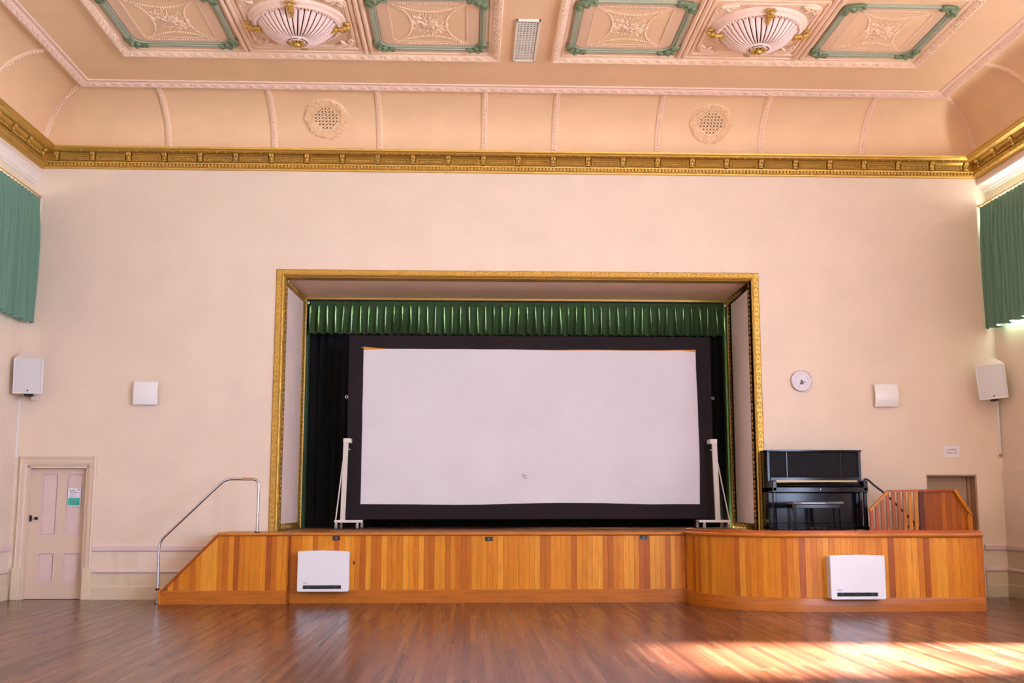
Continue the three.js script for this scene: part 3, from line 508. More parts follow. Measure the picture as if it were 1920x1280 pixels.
// ---------------------------------------------------------------- gilded proscenium frame
function goldOrnament(len, w) { // rosettes and leaves along +y, facing +z
  const n = Math.round(len / 0.16), p = len / n, o = [];
  for (let i = 0; i < n; i++) {
    const y = (i + 0.5) * p;
    o.push(new THREE.TorusGeometry(w * 0.24, w * 0.07, 5, 12).translate(0, y, 0), BLOB0.clone().scale(w * 0.12, w * 0.12, 0.014).translate(0, y, 0));
    for (const s of [-1, 1]) o.push(BLOB0.clone().scale(w * 0.1, w * 0.26, 0.012).rotateZ(s * 0.7).translate(s * w * 0.22, y + p * 0.5, 0), BLOB0.clone().scale(w * 0.08, w * 0.2, 0.010).rotateZ(-s * 0.9).translate(s * w * 0.3, y + p * 0.34, 0));
  }
  return merge(o);
}
{
  const t = struct('trim_6', 'gilded carved frame around the stage opening');
  const xo = 4.055, xi = 3.914, yt = 5.375, yi = 5.25, y0 = 1.07;
  const prof = [[0, 0], [0.012, 0.022], [0.02, 0.03], [0.1, 0.034], [0.108, 0.05], [0.125, 0.056], [0.141, 0.045], [0.141, -0.02], [0, -0.02]];  // from the outer edge inwards, height off the wall
  const L = (s) => obj('frame_side', uvm(run(prof, (o, h) => V(s * (xo - o), s > 0 ? y0 : yt - o * 0.886, h), (o, h) => V(s * (xo - o), s > 0 ? yt - o * 0.886 : y0, h)), 'y', 0.3, 0.3), M.gold, t);
  const l = L(-1), r = L(1);
  const head = obj('frame_head', uvm(run(prof, (o, h) => V(xo - o, yt - o * 0.886, h), (o, h) => V(-xo + o, yt - o * 0.886, h)), 'x', 0.3, 0.3), M.gold, t);
  obj('carving', goldOrnament(yt - y0 - 0.1, 0.085).translate(-xo + 0.06, y0, 0.033), M.goldPale, l);
  obj('carving', goldOrnament(yt - y0 - 0.1, 0.085).translate(xo - 0.06, y0, 0.033), M.goldPale, r);
  obj('carving', goldOrnament(2 * xo - 0.2, 0.085).rotateZ(-Math.PI / 2).translate(-xo + 0.1, yt - 0.054, 0.033), M.goldPale, head);
  // gilded borders around each reveal
  for (const [s, xb] of [[-1, 3.853], [1, 3.975]]) {
    const X = (z) => s * (3.914 + (xb - 3.914) * (-z / 1.86));
    const strip = (n, ya, yb, za, zb, h = 0.014, orn) => {
      const pts = [[za, ya], [za, yb], [zb, yb], [zb, ya]];
      const g = run([[0, 0], [h, 0], [h, 1], [0, 1]], (d, k) => V(X(za) - s * d, ya + (yb - ya) * k, za), (d, k) => V(X(zb) - s * d, ya + (yb - ya) * k, zb), true, 0);
      const o = obj(n, uvm(s > 0 ? flip(g) : g, 'y', 0.3, 0.3), M.goldDark, t);
      if (orn) { const c = orn === 'y' ? goldOrnament(yb - ya, Math.min(0.1, za - zb)).rotateY(-s * Math.PI / 2).translate(X((za + zb) / 2) - s * h, ya, (za + zb) / 2) : goldOrnament(za - zb, 0.1).rotateX(-Math.PI / 2).rotateZ(s * Math.PI / 2).translate(X((za + zb) / 2) - s * h, (ya + yb) / 2, za); obj('carving', c, M.goldPale, o); }
    };
    strip('reveal_border', 5.13, 5.25, -0.02, -1.84, 0.014, 'z'); strip('reveal_border', 1.07, 1.18, -0.02, -1.84, 0.02, 'z');
    strip('reveal_border', 1.07, 5.25, 0.0, -0.2, 0.016, 'y'); strip('reveal_border', 1.07, 5.25, -1.66, -1.86, 0.02, 'y');
    obj('rear_bead', rbox(Math.min(X(-1.86), X(-1.86) - s * 0.04), Math.max(X(-1.86), X(-1.86) - s * 0.04), 1.07, 5.25, -1.87, -1.84, 0.008), M.goldPale, t);
  }
  obj('soffit_border', uvm(box(-3.9, 3.9, 5.236, 5.251, -0.2, 0), 'x', 0.3, 0.3), M.goldDark, t);
  obj('rear_bead', rbox(-3.85, 3.97, 5.205, 5.25, -1.87, -1.84, 0.01), M.goldPale, t);
}

// ---------------------------------------------------------------- skirtings, dado rails
{
  const skirt = [[0, 0], [0.035, 0], [0.035, 0.195], [0.028, 0.209], [0.018, 0.212], [0.018, 0.40], [0.028, 0.415], [0, 0.42]], low = [[0, 0.42], [0.03, 0.42], [0.034, 0.435], [0.026, 0.45], [0.018, 0.468], [0, 0.47]], rail = [[0, 0.75], [0.012, 0.75], [0.03, 0.765], [0.034, 0.83], [0.028, 0.845], [0, 0.845]];
  const span = (x0, x1) => [(o, y) => V(x0, y, o), (o, y) => V(x1, y, o)];
  const a = struct('baseboard_back', 'cream skirting along the stage wall'), b = struct('trim_7', 'lilac dado rails along the stage wall');
  for (const [x0, x1] of [[-6.83, -3.6], [7.66, XR]]) { obj('skirting', run(skirt, ...span(x0, x1), true, 0.3), M.cream, a); obj('lower_rail', run(low, ...span(x0, x1), true, 0.3), M.lilac, b); obj('dado_rail', run(rail, ...span(x0, x1), true, 0.3), M.lilac, b); }
  const c = struct('baseboard_left', 'cream skirting along the left wall'), d = struct('trim_8', 'lilac dado rails along the left wall');
  const ls = [(o, y) => V(XL + o, y, ZF), (o, y) => V(XL + o, y, 0.04)], rs = [(o, y) => V(XR - 0.025 - o, y, 0.002), (o, y) => V(XR - 0.025 - o, y, ZF)];
  obj('skirting', run(skirt, ...ls, true, 0.3), M.cream, c); obj('lower_rail', run(low, ...ls, true, 0.3), M.lilac, d); obj('dado_rail', run(rail, ...ls, true, 0.3), M.lilac, d);
  const e = struct('baseboard_right', 'cream skirting along the right wall'), f = struct('trim_9', 'lilac dado rails along the right wall');
  obj('skirting', run(skirt, ...rs, true, 0.3), M.cream, e); obj('lower_rail', run(low, ...rs, true, 0.3), M.lilac, f); obj('dado_rail', run(rail, ...rs, true, 0.3), M.lilac, f);
}
// ---------------------------------------------------------------- doors
{
  const t = struct('door_1', 'pink and cream panelled door left of the stage steps');
  const x0 = -7.93, x1 = -6.96, y1 = 2.115, w = 0.125, pr = [[0, 0], [0.125, 0], [0.125, 0.03], [0.10, 0.045], [0.085, 0.035], [0.03, 0.03], [0.015, 0.02], [0, 0.015]]; // from the opening outwards, height off wall
  obj('architrave', run(pr, (o, h) => V(x0 - o, 0, h), (o, h) => V(x0 - o, y1 + o * 1.2, h), true, 0.3), M.doorTan, t);
  obj('architrave', run(pr, (o, h) => V(x1 + o, y1 + o * 1.2, h), (o, h) => V(x1 + o, 0, h), true, 0.3), M.doorTan, t);
  obj('architrave', run(pr, (o, h) => V(x0 - o, y1 + o * 1.2, h), (o, h) => V(x1 + o, y1 + o * 1.2, h), true, 0.3), M.doorTan, t);
  obj('plinth_block', rbox(x0 - 0.135, x0 + 0.002, 0, 0.5, 0.0, 0.055, 0.006), M.cream, t); obj('plinth_block', rbox(x1 - 0.002, x1 + 0.135, 0, 0.5, 0.0, 0.055, 0.006), M.cream, t);
  obj('jamb', [box(x0 - 0.001, x0 + 0.035, 0, y1, -0.3, -0.002), box(x1 - 0.035, x1 + 0.001, 0, y1, -0.3, -0.002), box(x0, x1, y1 - 0.04, y1 + 0.001, -0.3, -0.002)], M.doorTan, t);
  // leaf: stiles and rails with sunk panels
  const L = part('leaf', t), z = -0.12, a = x0 + 0.033, b = x1 - 0.033, yb = 0.001, yt = y1 - 0.03;
  const px = [[-7.745, -7.468], [-7.34, -7.063]], py = [[0.262, 0.731], [0.984, 1.998]];
  const s = new THREE.Shape(); s.moveTo(a, yb); s.lineTo(b, yb); s.lineTo(b, yt); s.lineTo(a, yt); for (const [p, q] of px) for (const [u, v] of py) s.holes.push(rect(p, q, u, v));
  obj('stiles_and_rails', new THREE.ExtrudeGeometry(s, { depth: 0.04, bevelEnabled: false }).translate(0, 0, z - 0.04), M.doorTan, L);
  for (const [p, q] of px) for (const [u, v] of py) {
    obj('door_panel', [box(p - 0.01, q + 0.01, u - 0.01, v + 0.01, z - 0.035, z - 0.02), rbox(p + 0.035, q - 0.035, u + 0.035, v - 0.035, z - 0.022, z - 0.012, 0.004)], M.doorPink, L);
    const m = [[p, u, q, v]].flatMap(() => [box(p, q, v - 0.016, v, z - 0.02, z + 0.006), box(p, q, u, u + 0.016, z - 0.02, z + 0.006), box(p, p + 0.016, u + 0.016, v - 0.016, z - 0.02, z + 0.006), box(q - 0.016, q, u + 0.016, v - 0.016, z - 0.02, z + 0.006)]);
    obj('panel_bead', m, M.doorPink, L);
  }
  obj('knob', [new THREE.LatheGeometry([[0, 0.045], [0.018, 0.043], [0.024, 0.032], [0.016, 0.018], [0.010, 0.012], [0.024, 0.004], [0.026, 0]].map((p) => new THREE.Vector2(...p)), 18).rotateX(Math.PI / 2).translate(-7.79, 1.272, z)], M.dark, t);
  obj('lock_case', rbox(-7.89, -7.862, 1.225, 1.32, z - 0.01, z + 0.03, 0.004), M.dark, t);
  const u = struct('door_2', 'brown recessed door behind the wooden balustrade'), c = 6.755, d = 7.6, h = 1.986;
  obj('leaf', rbox(c + 0.01, d - 0.04, 0.002, h - 0.01, -0.29, -0.25, 0.004), M.doorBrown2, u);
  obj('jamb', [box(c - 0.001, c + 0.02, 0, h, -0.3, -0.004), box(d - 0.03, d + 0.001, 0, h, -0.3, -0.004), box(d - 0.07, d - 0.03, 0, h, -0.3, -0.2), box(c, d, h - 0.025, h + 0.001, -0.3, -0.004)], M.doorBrown, u);
}
{ // notice pinned to the left door
  const t = thing('poster', 'white and teal notice stuck on the right panel of the cream door', 'poster');
  const tex = canvasTex(256, 360, (c, w, h) => {
    c.fillStyle = '#dfe6e0'; c.fillRect(0, 0, w, h); c.fillStyle = '#ece8f2'; c.fillRect(10, 14, w - 20, 180); c.fillStyle = '#3fb7a4'; c.fillRect(8, 194, w - 22, 150);
    c.fillStyle = '#1d2238'; c.font = 'bold 31px sans-serif'; c.fillText('USING', 34, 62); c.fillText('THE SPACE?', 34, 96);
    c.fillStyle = '#8d86a3'; for (const [y, l] of [[118, 150], [130, 120], [150, 90], [164, 140], [176, 70]]) c.fillRect(34, y, l, 4);
    c.fillStyle = '#c93a4c'; c.beginPath(); c.arc(206, 34, 14, 0, 7); c.fill();
    c.fillStyle = '#b06a67'; c.beginPath(); c.ellipse(122, 262, 36, 16, 0, 0, 7); c.fill(); c.fillStyle = '#1c5b78'; c.beginPath(); c.moveTo(186, 322); c.lineTo(206, 296); c.lineTo(222, 322); c.fill();
  });
  const m = std([1, 1, 1], 0.5, { map: tex });
  obj('sheet', [box(-7.312, -7.1, 1.462, 1.758, -0.113, -0.1125)], M.white, t);
  obj('print', new THREE.PlaneGeometry(0.208, 0.292).translate(-7.206, 1.61, -0.1115), m, t);
}
{ // paper sign
  const t = thing('paper_sign', 'white paper sign reading LADIES TOILETS above the brown door', 'sign');
  const tex = canvasTex(300, 220, (c, w, h) => { c.fillStyle = '#efe4e6'; c.fillRect(0, 0, w, h); c.strokeStyle = '#cfc0c6'; c.lineWidth = 5; c.strokeRect(8, 8, w - 16, h - 16); c.fillStyle = '#7c6a74'; c.textAlign = 'center'; c.font = 'bold 50px serif'; c.fillText('LADIES', w / 2, 92); c.fillText('TOILETS', w / 2, 154); });
  obj('sheet', rbox(7.07, 7.338, 2.268, 2.464, 0.001, 0.004, 0.001), M.white, t);
  obj('print', new THREE.PlaneGeometry(0.264, 0.192).translate(7.204, 2.366, 0.0046), std([1, 1, 1], 0.5, { map: tex }), t);
}
// ---------------------------------------------------------------- stage, steps and curved platform
// upright board with chamfered front edges; centre x, width, heights, front face z
function boardG(x, w, y0, y1, zf, r, d = 0.02, slope = null) {
  const a = x - w / 2 + 0.0003, b = x + w / 2 - 0.0003, c = 0.0025, j = r() * 0.0015;
  let g;
  if (slope) g = prism([[a, y0], [b, y0], [b, slope(b)], [a, slope(a)]], zf - d, zf - j);
  else g = run([[a, zf - d], [a, zf - c - j], [a + c, zf - j], [b - c, zf - j], [b, zf - c - j], [b, zf - d]], (p, z) => V(p, y0, z), (p, z) => V(p, y1, z), true, 0);
  return uvm(g, 'y', 0.22, 0.9, r() * 9, r() * 9);
}
const nosingProf = (t) => [[-0.10, t - 0.05], [0.012, t - 0.052], [0.028, t - 0.045], [0.036, t - 0.026], [0.03, t - 0.008], [0.016, t], [-0.10, t]];
{
  const t = thing('stage', 'timber stage with vertical board front below the white screen', 'stage');
  const r = rng(17), x0 = -3.56, x1 = 2.575, n = 75, w = (x1 - x0) / n, zf = 0.72;
  for (let i = 0; i < n; i++) obj('fascia_board', boardG(x0 + (i + 0.5) * w, w, 0.19, 1.03, zf, r), pickClad(r), t);
  obj('skirting_board', uvm(run([[0, 0], [0.022, 0], [0.022, 0.18], [0.015, 0.2], [0, 0.2]], (o, y) => V(x0, y, zf + o), (o, y) => V(x1, y, zf + o), true, 0.3), 'x', 0.25, 1.2), WOODSKIRT, t);
  obj('nosing', uvm(run(nosingProf(1.07), (o, y) => V(x0 - 0.03, y, zf + o), (o, y) => V(x1 + 0.03, y, zf + o), true, 0.8), 'x', 0.25, 1.2), WOODNOSE, t);
  obj('corner_strip', uvm(rbox(x0 - 0.021, x0 + 0.005, 0.0, 1.02, zf - 0.02, zf + 0.02, 0.006), 'y', 0.22, 0.9, 0.3), CLAD[5], t);
  obj('corner_strip', uvm(rbox(x1 - 0.02, x1 + 0.03, 0.19, 1.02, zf - 0.02, zf + 0.012, 0.006), 'y', 0.22, 0.9, 0.6), CLAD[7], t);
  // deck of boards running across
  for (let i = 0; i < 6; i++) { const z = 0.64 - i * 0.12; obj('deck_board', uvm(box(-3.55, 2.62, 1.03, 1.069 - 0.001 * r(), z - 0.0595, z + 0.0595), 'x', 0.3, 1.2, r() * 9, r() * 9), DECK, t); }
  obj('deck', uvm(box(-3.9, 3.9, 1.005, 1.068, -4.0, -0.02), 'x', 0.3, 1.2), DECK, struct('floor_stage', 'brown timber stage floor behind the opening'));
  obj('frame', box(-3.55, 2.5, 0.002, 1.0, 0.05, 0.69), M.dark, t);
}
const SLOPE = (x) => 0.2 + (x + 5.48) * (0.87 / 0.82);
{
  const t = thing('stage_steps', 'boarded flight of steps with sloping side at the left end of the stage', 'steps');
  const r = rng(23), x0 = -5.47, x1 = -3.6, n = 23, w = (x1 - x0) / n, zf = 0.84;
  for (let i = 0; i < n; i++) {
    const x = x0 + (i + 0.5) * w, top = Math.min(1.03, SLOPE(x + w / 2) - 0.02);
    if (SLOPE(x0 + i * w) - 0.02 < 0.21) continue;
    obj('side_board', SLOPE(x + w / 2) - 0.02 > 1.03 ? boardG(x, w, 0.19, 1.03, zf, r) : boardG(x, w, 0.19, top, zf, r, 0.02, (p) => Math.min(1.03, SLOPE(p) - 0.02)), pickClad(r), t);
  }
  obj('skirting_board', uvm(run([[0, 0], [0.022, 0], [0.022, 0.18], [0.015, 0.2], [0, 0.2]], (o, y) => V(-5.5, y, zf + o), (o, y) => V(x1, y, zf + o), true, 0.3), 'x', 0.25, 1.2), WOODSKIRT, t);
  obj('return_board', uvm(box(x1 + 0.001, x1 + 0.018, 0, 1.03, 0.5, zf - 0.002), 'y', 0.22, 0.9), CLAD[5], t);
  obj('end_post', uvm(rbox(-5.53, -5.49, 0, 0.215, zf - 0.05, zf + 0.025, 0.006), 'y', 0.22, 0.9), WOODNOSE, t);
  obj('sloping_cap', uvm(run(nosingProf(0), (o, k) => V(-5.5, SLOPE(-5.5) + k + 0.02, zf + o * 0.8), (o, k) => V(-4.645, SLOPE(-4.66) + k, zf + o * 0.8), true, 0.8), 'x', 0.25, 1.2), WOODRED, t);
  obj('nosing', uvm(run(nosingProf(1.07), (o, y) => V(-4.66, y, zf + o * 0.8), (o, y) => V(x1 + 0.01, y, zf + o * 0.8), true, 0.8), 'x', 0.25, 1.2), WOODNOSE, t);
  for (let i = 0; i < 4; i++) { const x = -5.48 + i * 0.205, y = 0.214 * (i + 1); obj('tread', uvm(rbox(x - 0.02, x + 0.215, y - 0.03, y, 0.06, zf - 0.025, 0.008), 'z', 0.25, 1), DECK, t); obj('riser', uvm(box(x, x + 0.018, y - 0.214, y - 0.031, 0.06, zf - 0.025), 'z', 0.25, 1), CLAD[3], t); }
  obj('landing', uvm(box(-4.66, x1 + 0.03, 1.03, 1.069, 0.02, zf), 'x', 0.3, 1.2), DECK, t);
}
// sweep a profile of [outwards, height] along a plan path of {x, z, nx, nz}
function sweep(profile, path, crease = 0.6) {
  const pos = [], tri = (a, b, c) => pos.push(...a, ...b, ...c), R2 = path.map((p) => profile.map(([o, y]) => [p.x + p.nx * o, y, p.z + p.nz * o]));
  for (let i = 0; i < R2.length - 1; i++) for (let k = 0; k < profile.length; k++) { const m = (k + 1) % profile.length; tri(R2[i][k], R2[i][m], R2[i + 1][m]); tri(R2[i][k], R2[i + 1][m], R2[i + 1][k]); }
  const f = THREE.ShapeUtils.triangulateShape(profile.map((p) => new THREE.Vector2(...p)), []);
  for (const [a, b, c] of f) { tri(R2[0][a], R2[0][b], R2[0][c]); const e = R2[R2.length - 1]; tri(e[a], e[c], e[b]); }
  const g = new THREE.BufferGeometry(); g.setAttribute('position', new THREE.Float32BufferAttribute(pos, 3)); g.computeVertexNormals(); g.setAttribute('uv', new THREE.Float32BufferAttribute(new Float32Array(pos.length / 3 * 2), 2));
  // run the grain along the path
  const per = profile.length * 6; let len = 0;
  for (let i = 0; i < path.length - 1; i++) { const l = Math.hypot(path[i + 1].x - path[i].x, path[i + 1].z - path[i].z); for (let q = 0; q < per; q++) { const v = i * per + q, k = q % 6, far = k === 2 || k === 4 || k === 5; g.attributes.uv.setXY(v, g.attributes.position.getY(v) / 0.25, (len + (far ? l : 0)) / 1.2); } len += l; }
  return flat(toCreasedNormals(g, crease));
}
const PC = [4.0, 0.75, 1.43, 1.55], platPath = [];
for (let i = 0; i <= 40; i++) { const a = Math.PI - i / 40 * Math.PI / 2, c = Math.cos(a), s = Math.sin(a), nx = c / PC[2], nz = s / PC[3], l = Math.hypot(nx, nz); platPath.push({ x: PC[0] + PC[2] * c, z: PC[1] + PC[3] * s, nx: nx / l, nz: nz / l }); }
platPath.push({ x: 6.55, z: 2.3, nx: 0, nz: 1 });
{
  const t = thing('stage_platform', 'curved timber platform carrying the black piano, right of the stage', 'platform');
  const r = rng(29), seg = []; let L = 0;
  for (let i = 0; i < platPath.length - 1; i++) { const l = Math.hypot(platPath[i + 1].x - platPath[i].x, platPath[i + 1].z - platPath[i].z); seg.push([L, l]); L += l; }
  const at = (s) => { let i = seg.findIndex(([a, l]) => s <= a + l + 1e-9); if (i < 0) i = seg.length - 1; const k = (s - seg[i][0]) / seg[i][1], p = platPath[i], q = platPath[i + 1]; return V(p.x + (q.x - p.x) * k, 0, p.z + (q.z - p.z) * k); };
  const n = Math.round(L / 0.0855), w = L / n;
  for (let i = 0; i < n; i++) {
    const a = at(i * w), b = at((i + 1) * w), d = b.clone().sub(a), g = boardG(0, d.length() + 0.001, 0.18, 1.03, 0, r, 0.02);
    g.rotateY(-Math.atan2(d.z, d.x)); g.translate((a.x + b.x) / 2, 0, (a.z + b.z) / 2);
    obj('fascia_board', g, pickClad(r), t);
  }
  obj('skirting_board', sweep([[0, 0], [0.022, 0], [0.022, 0.17], [0.014, 0.19], [0, 0.19]], platPath), WOODSKIRT, t);
  obj('nosing', sweep([[-0.02, 1.03], [0.014, 1.03], [0.02, 1.04], [0.036, 1.045], [0.045, 1.06], [0.045, 1.078], [0.034, 1.092], [0.0, 1.095], [-0.02, 1.09]], platPath, 0.9), WOODNOSE, t);
  obj('raised_rim', sweep([[-0.09, 1.06], [-0.005, 1.06], [-0.005, 1.122], [-0.012, 1.13], [-0.085, 1.13], [-0.09, 1.122]], platPath, 0.3), WOODRED, t);
  const poly = [...platPath.map((p) => [p.x, p.z]), [7.12, 0.78], [7.12, 0.76], [5.52, 0.76], [5.52, 0.02], [2.57, 0.02]];
  obj('deck', uvm(flip(flat(new THREE.ExtrudeGeometry(new THREE.Shape(poly.map((p) => new THREE.Vector2(...p))), { depth: 0.04, bevelEnabled: false }).applyMatrix4(new THREE.Matrix4().set(1, 0, 0, 0, 0, 0, 1, 1.03, 0, 1, 0, 0, 0, 0, 0, 1)))), 'x', 0.3, 1.2), DECK, t);
  const q = run([[6.54, 2.29], [6.56, 2.3], [7.13, 0.78], [7.11, 0.78]], (x, z) => V(x, 0.002, z), (x, z) => V(x, 1.09, z), true, 0); obj('side_panel', uvm(q, 'y', 0.22, 0.9), CLAD[3], t);
  for (let i = 0; i < 4; i++) { const x = 5.56 + i * 0.26, y = 1.07 - 0.214 * (i + 1); obj('step', uvm(rbox(x, x + 0.29, y - 0.04, y, 0.04, 0.75, 0.008), 'z', 0.25, 1), DECK, t); }
}
function socket(x, y, label, lit) {
  const t = thing('power_outlet', label, 'outlet', [x, y, 0.7205], 0);
  obj('plate', rbox(-0.056, 0.056, -0.032, 0.032, 0, 0.012, 0.006), M.black, t);
  obj('socket', [rbox(-0.02, 0.02, -0.02, 0.02, 0.012, 0.018, 0.004), cyl(0.006, 0.006, 0.008, 8).rotateX(Math.PI / 2).translate(0, 0.006, 0.019)], M.grey2, t);
  if (lit) obj('switch', rbox(-0.05, 0.05, -0.03, -0.018, 0.012, 0.018, 0.003), M.grey2, t);
}

socket(-2.87, 0.979, 'small black outlet in the stage front above the white heater');
socket(-0.508, 0.967, 'small black outlet at the middle of the stage front');
socket(1.911, 0.988, 'small black outlet at the right end of the stage front', true);
{ const t = thing('latch', 'small dark latch on the stage front beside the heater', 'latch', [-2.592, 0.605, 0.7205]); obj('plate', rbox(-0.012, 0.012, -0.026, 0.026, 0, 0.008, 0.003), M.dark, t); obj('bolt', rbox(-0.007, 0.007, -0.014, 0.006, 0.008, 0.014, 0.003), M.grey2, t); }

// ---------------------------------------------------------------- handrail
{
  const t = thing('handrail', 'bent chrome pipe handrail rising beside the stage steps', 'handrail');
  obj('pipe', bentPipe([[-5.545, 0.0, 0.82], [-5.555, 0.935, 0.82], [-4.585, 1.885, 0.82], [-4.07, 1.885, 0.82], [-4.075, 1.07, 0.82]], 0.021, 0.11), M.chrome, t);
  obj('floor_flange', [cyl(0.045, 0.05, 0.012).translate(-5.545, 0.006, 0.82), cyl(0.03, 0.03, 0.03).translate(-5.547, 0.22, 0.82)], M.dark, t);
  obj('deck_flange', cyl(0.042, 0.046, 0.012).translate(-4.075, 1.077, 0.82), M.dark, t);
  obj('grip_tape', rod(V(-4.33, 1.885, 0.82), V(-4.16, 1.885, 0.82), 0.0225, 12), M.doorBrown, t);
}
// ---------------------------------------------------------------- wall heaters
const heaterLogo = std([1, 1, 1], 0.4, { map: canvasTex(256, 64, (c, w, h) => { c.fillStyle = '#e3e1e6'; c.fillRect(0, 0, w, h); c.fillStyle = '#8c2233'; c.font = 'bold 56px sans-serif'; c.fillText('Rinnai', 30, 50); }) });
function heater(x, z, label, name) {
  const t = thing('wall_heater', label, 'heater', [x, 0.19, z]), w = 0.385, h = 0.605, d = 0.20;
  // cover with gently arched top
  const s = new THREE.Shape(); s.moveTo(-w, 0.02); s.quadraticCurveTo(-w, 0, -w + 0.02, 0); s.lineTo(w - 0.03, 0); s.quadraticCurveTo(w, 0, w, 0.03); s.lineTo(w, h - 0.012); s.quadraticCurveTo(0, h + 0.012, -w, h - 0.012); s.closePath();
  s.holes.push(rect(-w + 0.075, w - 0.105, 0.03, 0.095));
  obj('cover', new THREE.ExtrudeGeometry(s, { depth: 0.02, bevelEnabled: true, bevelSize: 0.006, bevelThickness: 0.008, bevelSegments: 3, curveSegments: 16 }).translate(0, 0, d - 0.028), M.enamel, t);
  const b = new THREE.Shape(); b.moveTo(-w + 0.004, 0.005); b.lineTo(w - 0.004, 0.005); b.lineTo(w - 0.004, h - 0.02); b.quadraticCurveTo(0, h, -w + 0.004, h - 0.02); b.closePath();
  obj('body', new THREE.ExtrudeGeometry(b, { depth: d - 0.06, bevelEnabled: false, curveSegments: 16 }), M.enamel, t);
  const g = obj('outlet_grille', box(-w + 0.07, w - 0.10, 0.025, 0.10, d - 0.045, d - 0.03), M.dark, t);
  for (let i = 0; i < 4; i++) obj('louvre', rbox(-w + 0.08, w - 0.11, 0.038 + i * 0.015, 0.041 + i * 0.015, d - 0.03, d - 0.008, 0.001), M.grey2, g);
  for (const k of [-w + 0.16, w - 0.19]) obj('louvre_post', box(k - 0.006, k + 0.006, 0.03, 0.095, d - 0.03, d - 0.012), M.grey2, g);
  obj('top_knob', [rbox(-0.12, -0.08, h - 0.005, h + 0.008, 0.08, 0.12, 0.004), rbox(0.3, 0.335, h - 0.015, h + 0.002, 0.08, 0.12, 0.004)], M.grey2, t);
  obj('side_slot', [rbox(-w - 0.002, -w + 0.006, 0.13, 0.25, 0.09, 0.10, 0.001), rbox(-w - 0.002, -w + 0.006, 0.33, 0.46, 0.09, 0.10, 0.001), rbox(-w - 0.002, -w + 0.006, 0.50, 0.56, 0.05, 0.06, 0.001)], M.grey, t);
  obj('logo', new THREE.PlaneGeometry(0.085, 0.022).translate(-w + 0.12, 0.125, d + 0.0012), heaterLogo, t);
}
heater(-3.035, 0.722, 'white wall heater on the left part of the stage front');
heater(4.655, 2.302, 'white wall heater on the front of the curved platform');

// ---------------------------------------------------------------- projection screen, stands, stage curtains
{
  const t = thing('projection_screen', 'large white projection screen with a wide black fabric border', 'screen');
  const z = -1.3, x0 = -2.965, x1 = 3.485, y0 = 1.235, y1 = 4.46, a = -2.71, b = 3.235, c = 1.5, d = 4.215;
  const r = rng(41), wob = (n) => Array.from({ length: n + 1 }, () => (r() - 0.5) * 0.014);
  obj('backing_board', box(x0 + 0.02, x1 - 0.02, y0 + 0.02, y1 - 0.02, z - 0.05, z - 0.012), M.dark, t);
  obj('fabric', uvm(sheet(60, 30, (u, v) => V(a - 0.03 + (b - a + 0.06) * u, d + 0.03 - (d - c + 0.06) * v, z - 0.002 + 0.0025 * Math.sin(u * 21 + v * 3)), 0.004), 'y', 3, 3), M.screen, t);
  // timber edge showing along the top of the fabric
  obj('timber_edge', uvm(prism([[a - 0.01, d + 0.06], [a - 0.01, d - 0.012], [a + 0.2, d - 0.004], [a + 0.55, d + 0.012], [0.2, d + 0.004], [0.9, d - 0.006], [1.6, d + 0.0], [2.7, d - 0.002], [b - 0.3, d + 0.004], [b + 0.01, d - 0.022], [b + 0.01, d + 0.06]], z, z + 0.006), 'x', 0.2, 1), CLAD[1], t);
  // border cloth with uneven inner edges
  const edge = (n, f) => Array.from({ length: n + 1 }, (_, i) => f(i / n, i));
  const wt = wob(14), wb = wob(14), wl = wob(8), wr2 = wob(8), top = edge(14, (u, i) => [a + (b - a) * u, d + 0.008 + wt[i] + (u < 0.06 ? 0.03 : 0) + (u > 0.96 ? 0.012 : 0)]), bot = edge(14, (u, i) => [a + (b - a) * u, c + wb[i] * 0.6 - 0.022 * Math.sin(u * 7.5) * Math.sin(u * Math.PI)]);
  const lef = edge(8, (u, i) => [a + wl[i] * 0.6, c + (d - c) * u]), rig = edge(8, (u, i) => [b + wr2[i] * 0.6 + 0.012 * Math.sin(u * 5), c + (d - c) * u]);
  obj('border', prism([[x0, y1], [x0, d], ...top.slice(0), [x1, d], [x1, y1]], z, z + 0.012), M.felt, t);
  obj('border', prism([[x0, y0], [x1, y0 + 0.01], [x1, c], ...bot.slice().reverse(), [x0, c]], z, z + 0.012), M.felt, t);
  obj('border', prism([[x0, c - 0.02], ...lef, [a, d + 0.02], [x0, d + 0.02]], z, z + 0.011), M.felt, t);
  obj('border', prism([[x1, d + 0.02], [b, d + 0.02], ...rig.slice().reverse(), [x1, c - 0.02]], z, z + 0.011), M.felt, t);
  for (const x of [x0 - 0.008, x1 + 0.008]) obj('eye_hook', [new THREE.TorusGeometry(0.022, 0.005, 8, 18).translate(x + Math.sign(x) * 0.018, 3.365, z + 0.005), rod(V(x + Math.sign(x) * -0.02, 3.365, z + 0.005), V(x, 3.365, z + 0.005), 0.005, 6)], M.paintWhite, t);
  const mk = M.stain; obj('tear', [rod(V(0.115, 2.03, z + 0.004), V(0.13, 1.99, z + 0.004), 0.009, 6), rod(V(0.13, 1.99, z + 0.004), V(0.15, 1.95, z + 0.004), 0.009, 6), rod(V(0.135, 1.997, z + 0.004), V(0.19, 1.992, z + 0.004), 0.007, 6), rod(V(0.15, 1.95, z + 0.004), V(0.2, 1.945, z + 0.004), 0.008, 6)], mk, t);
}
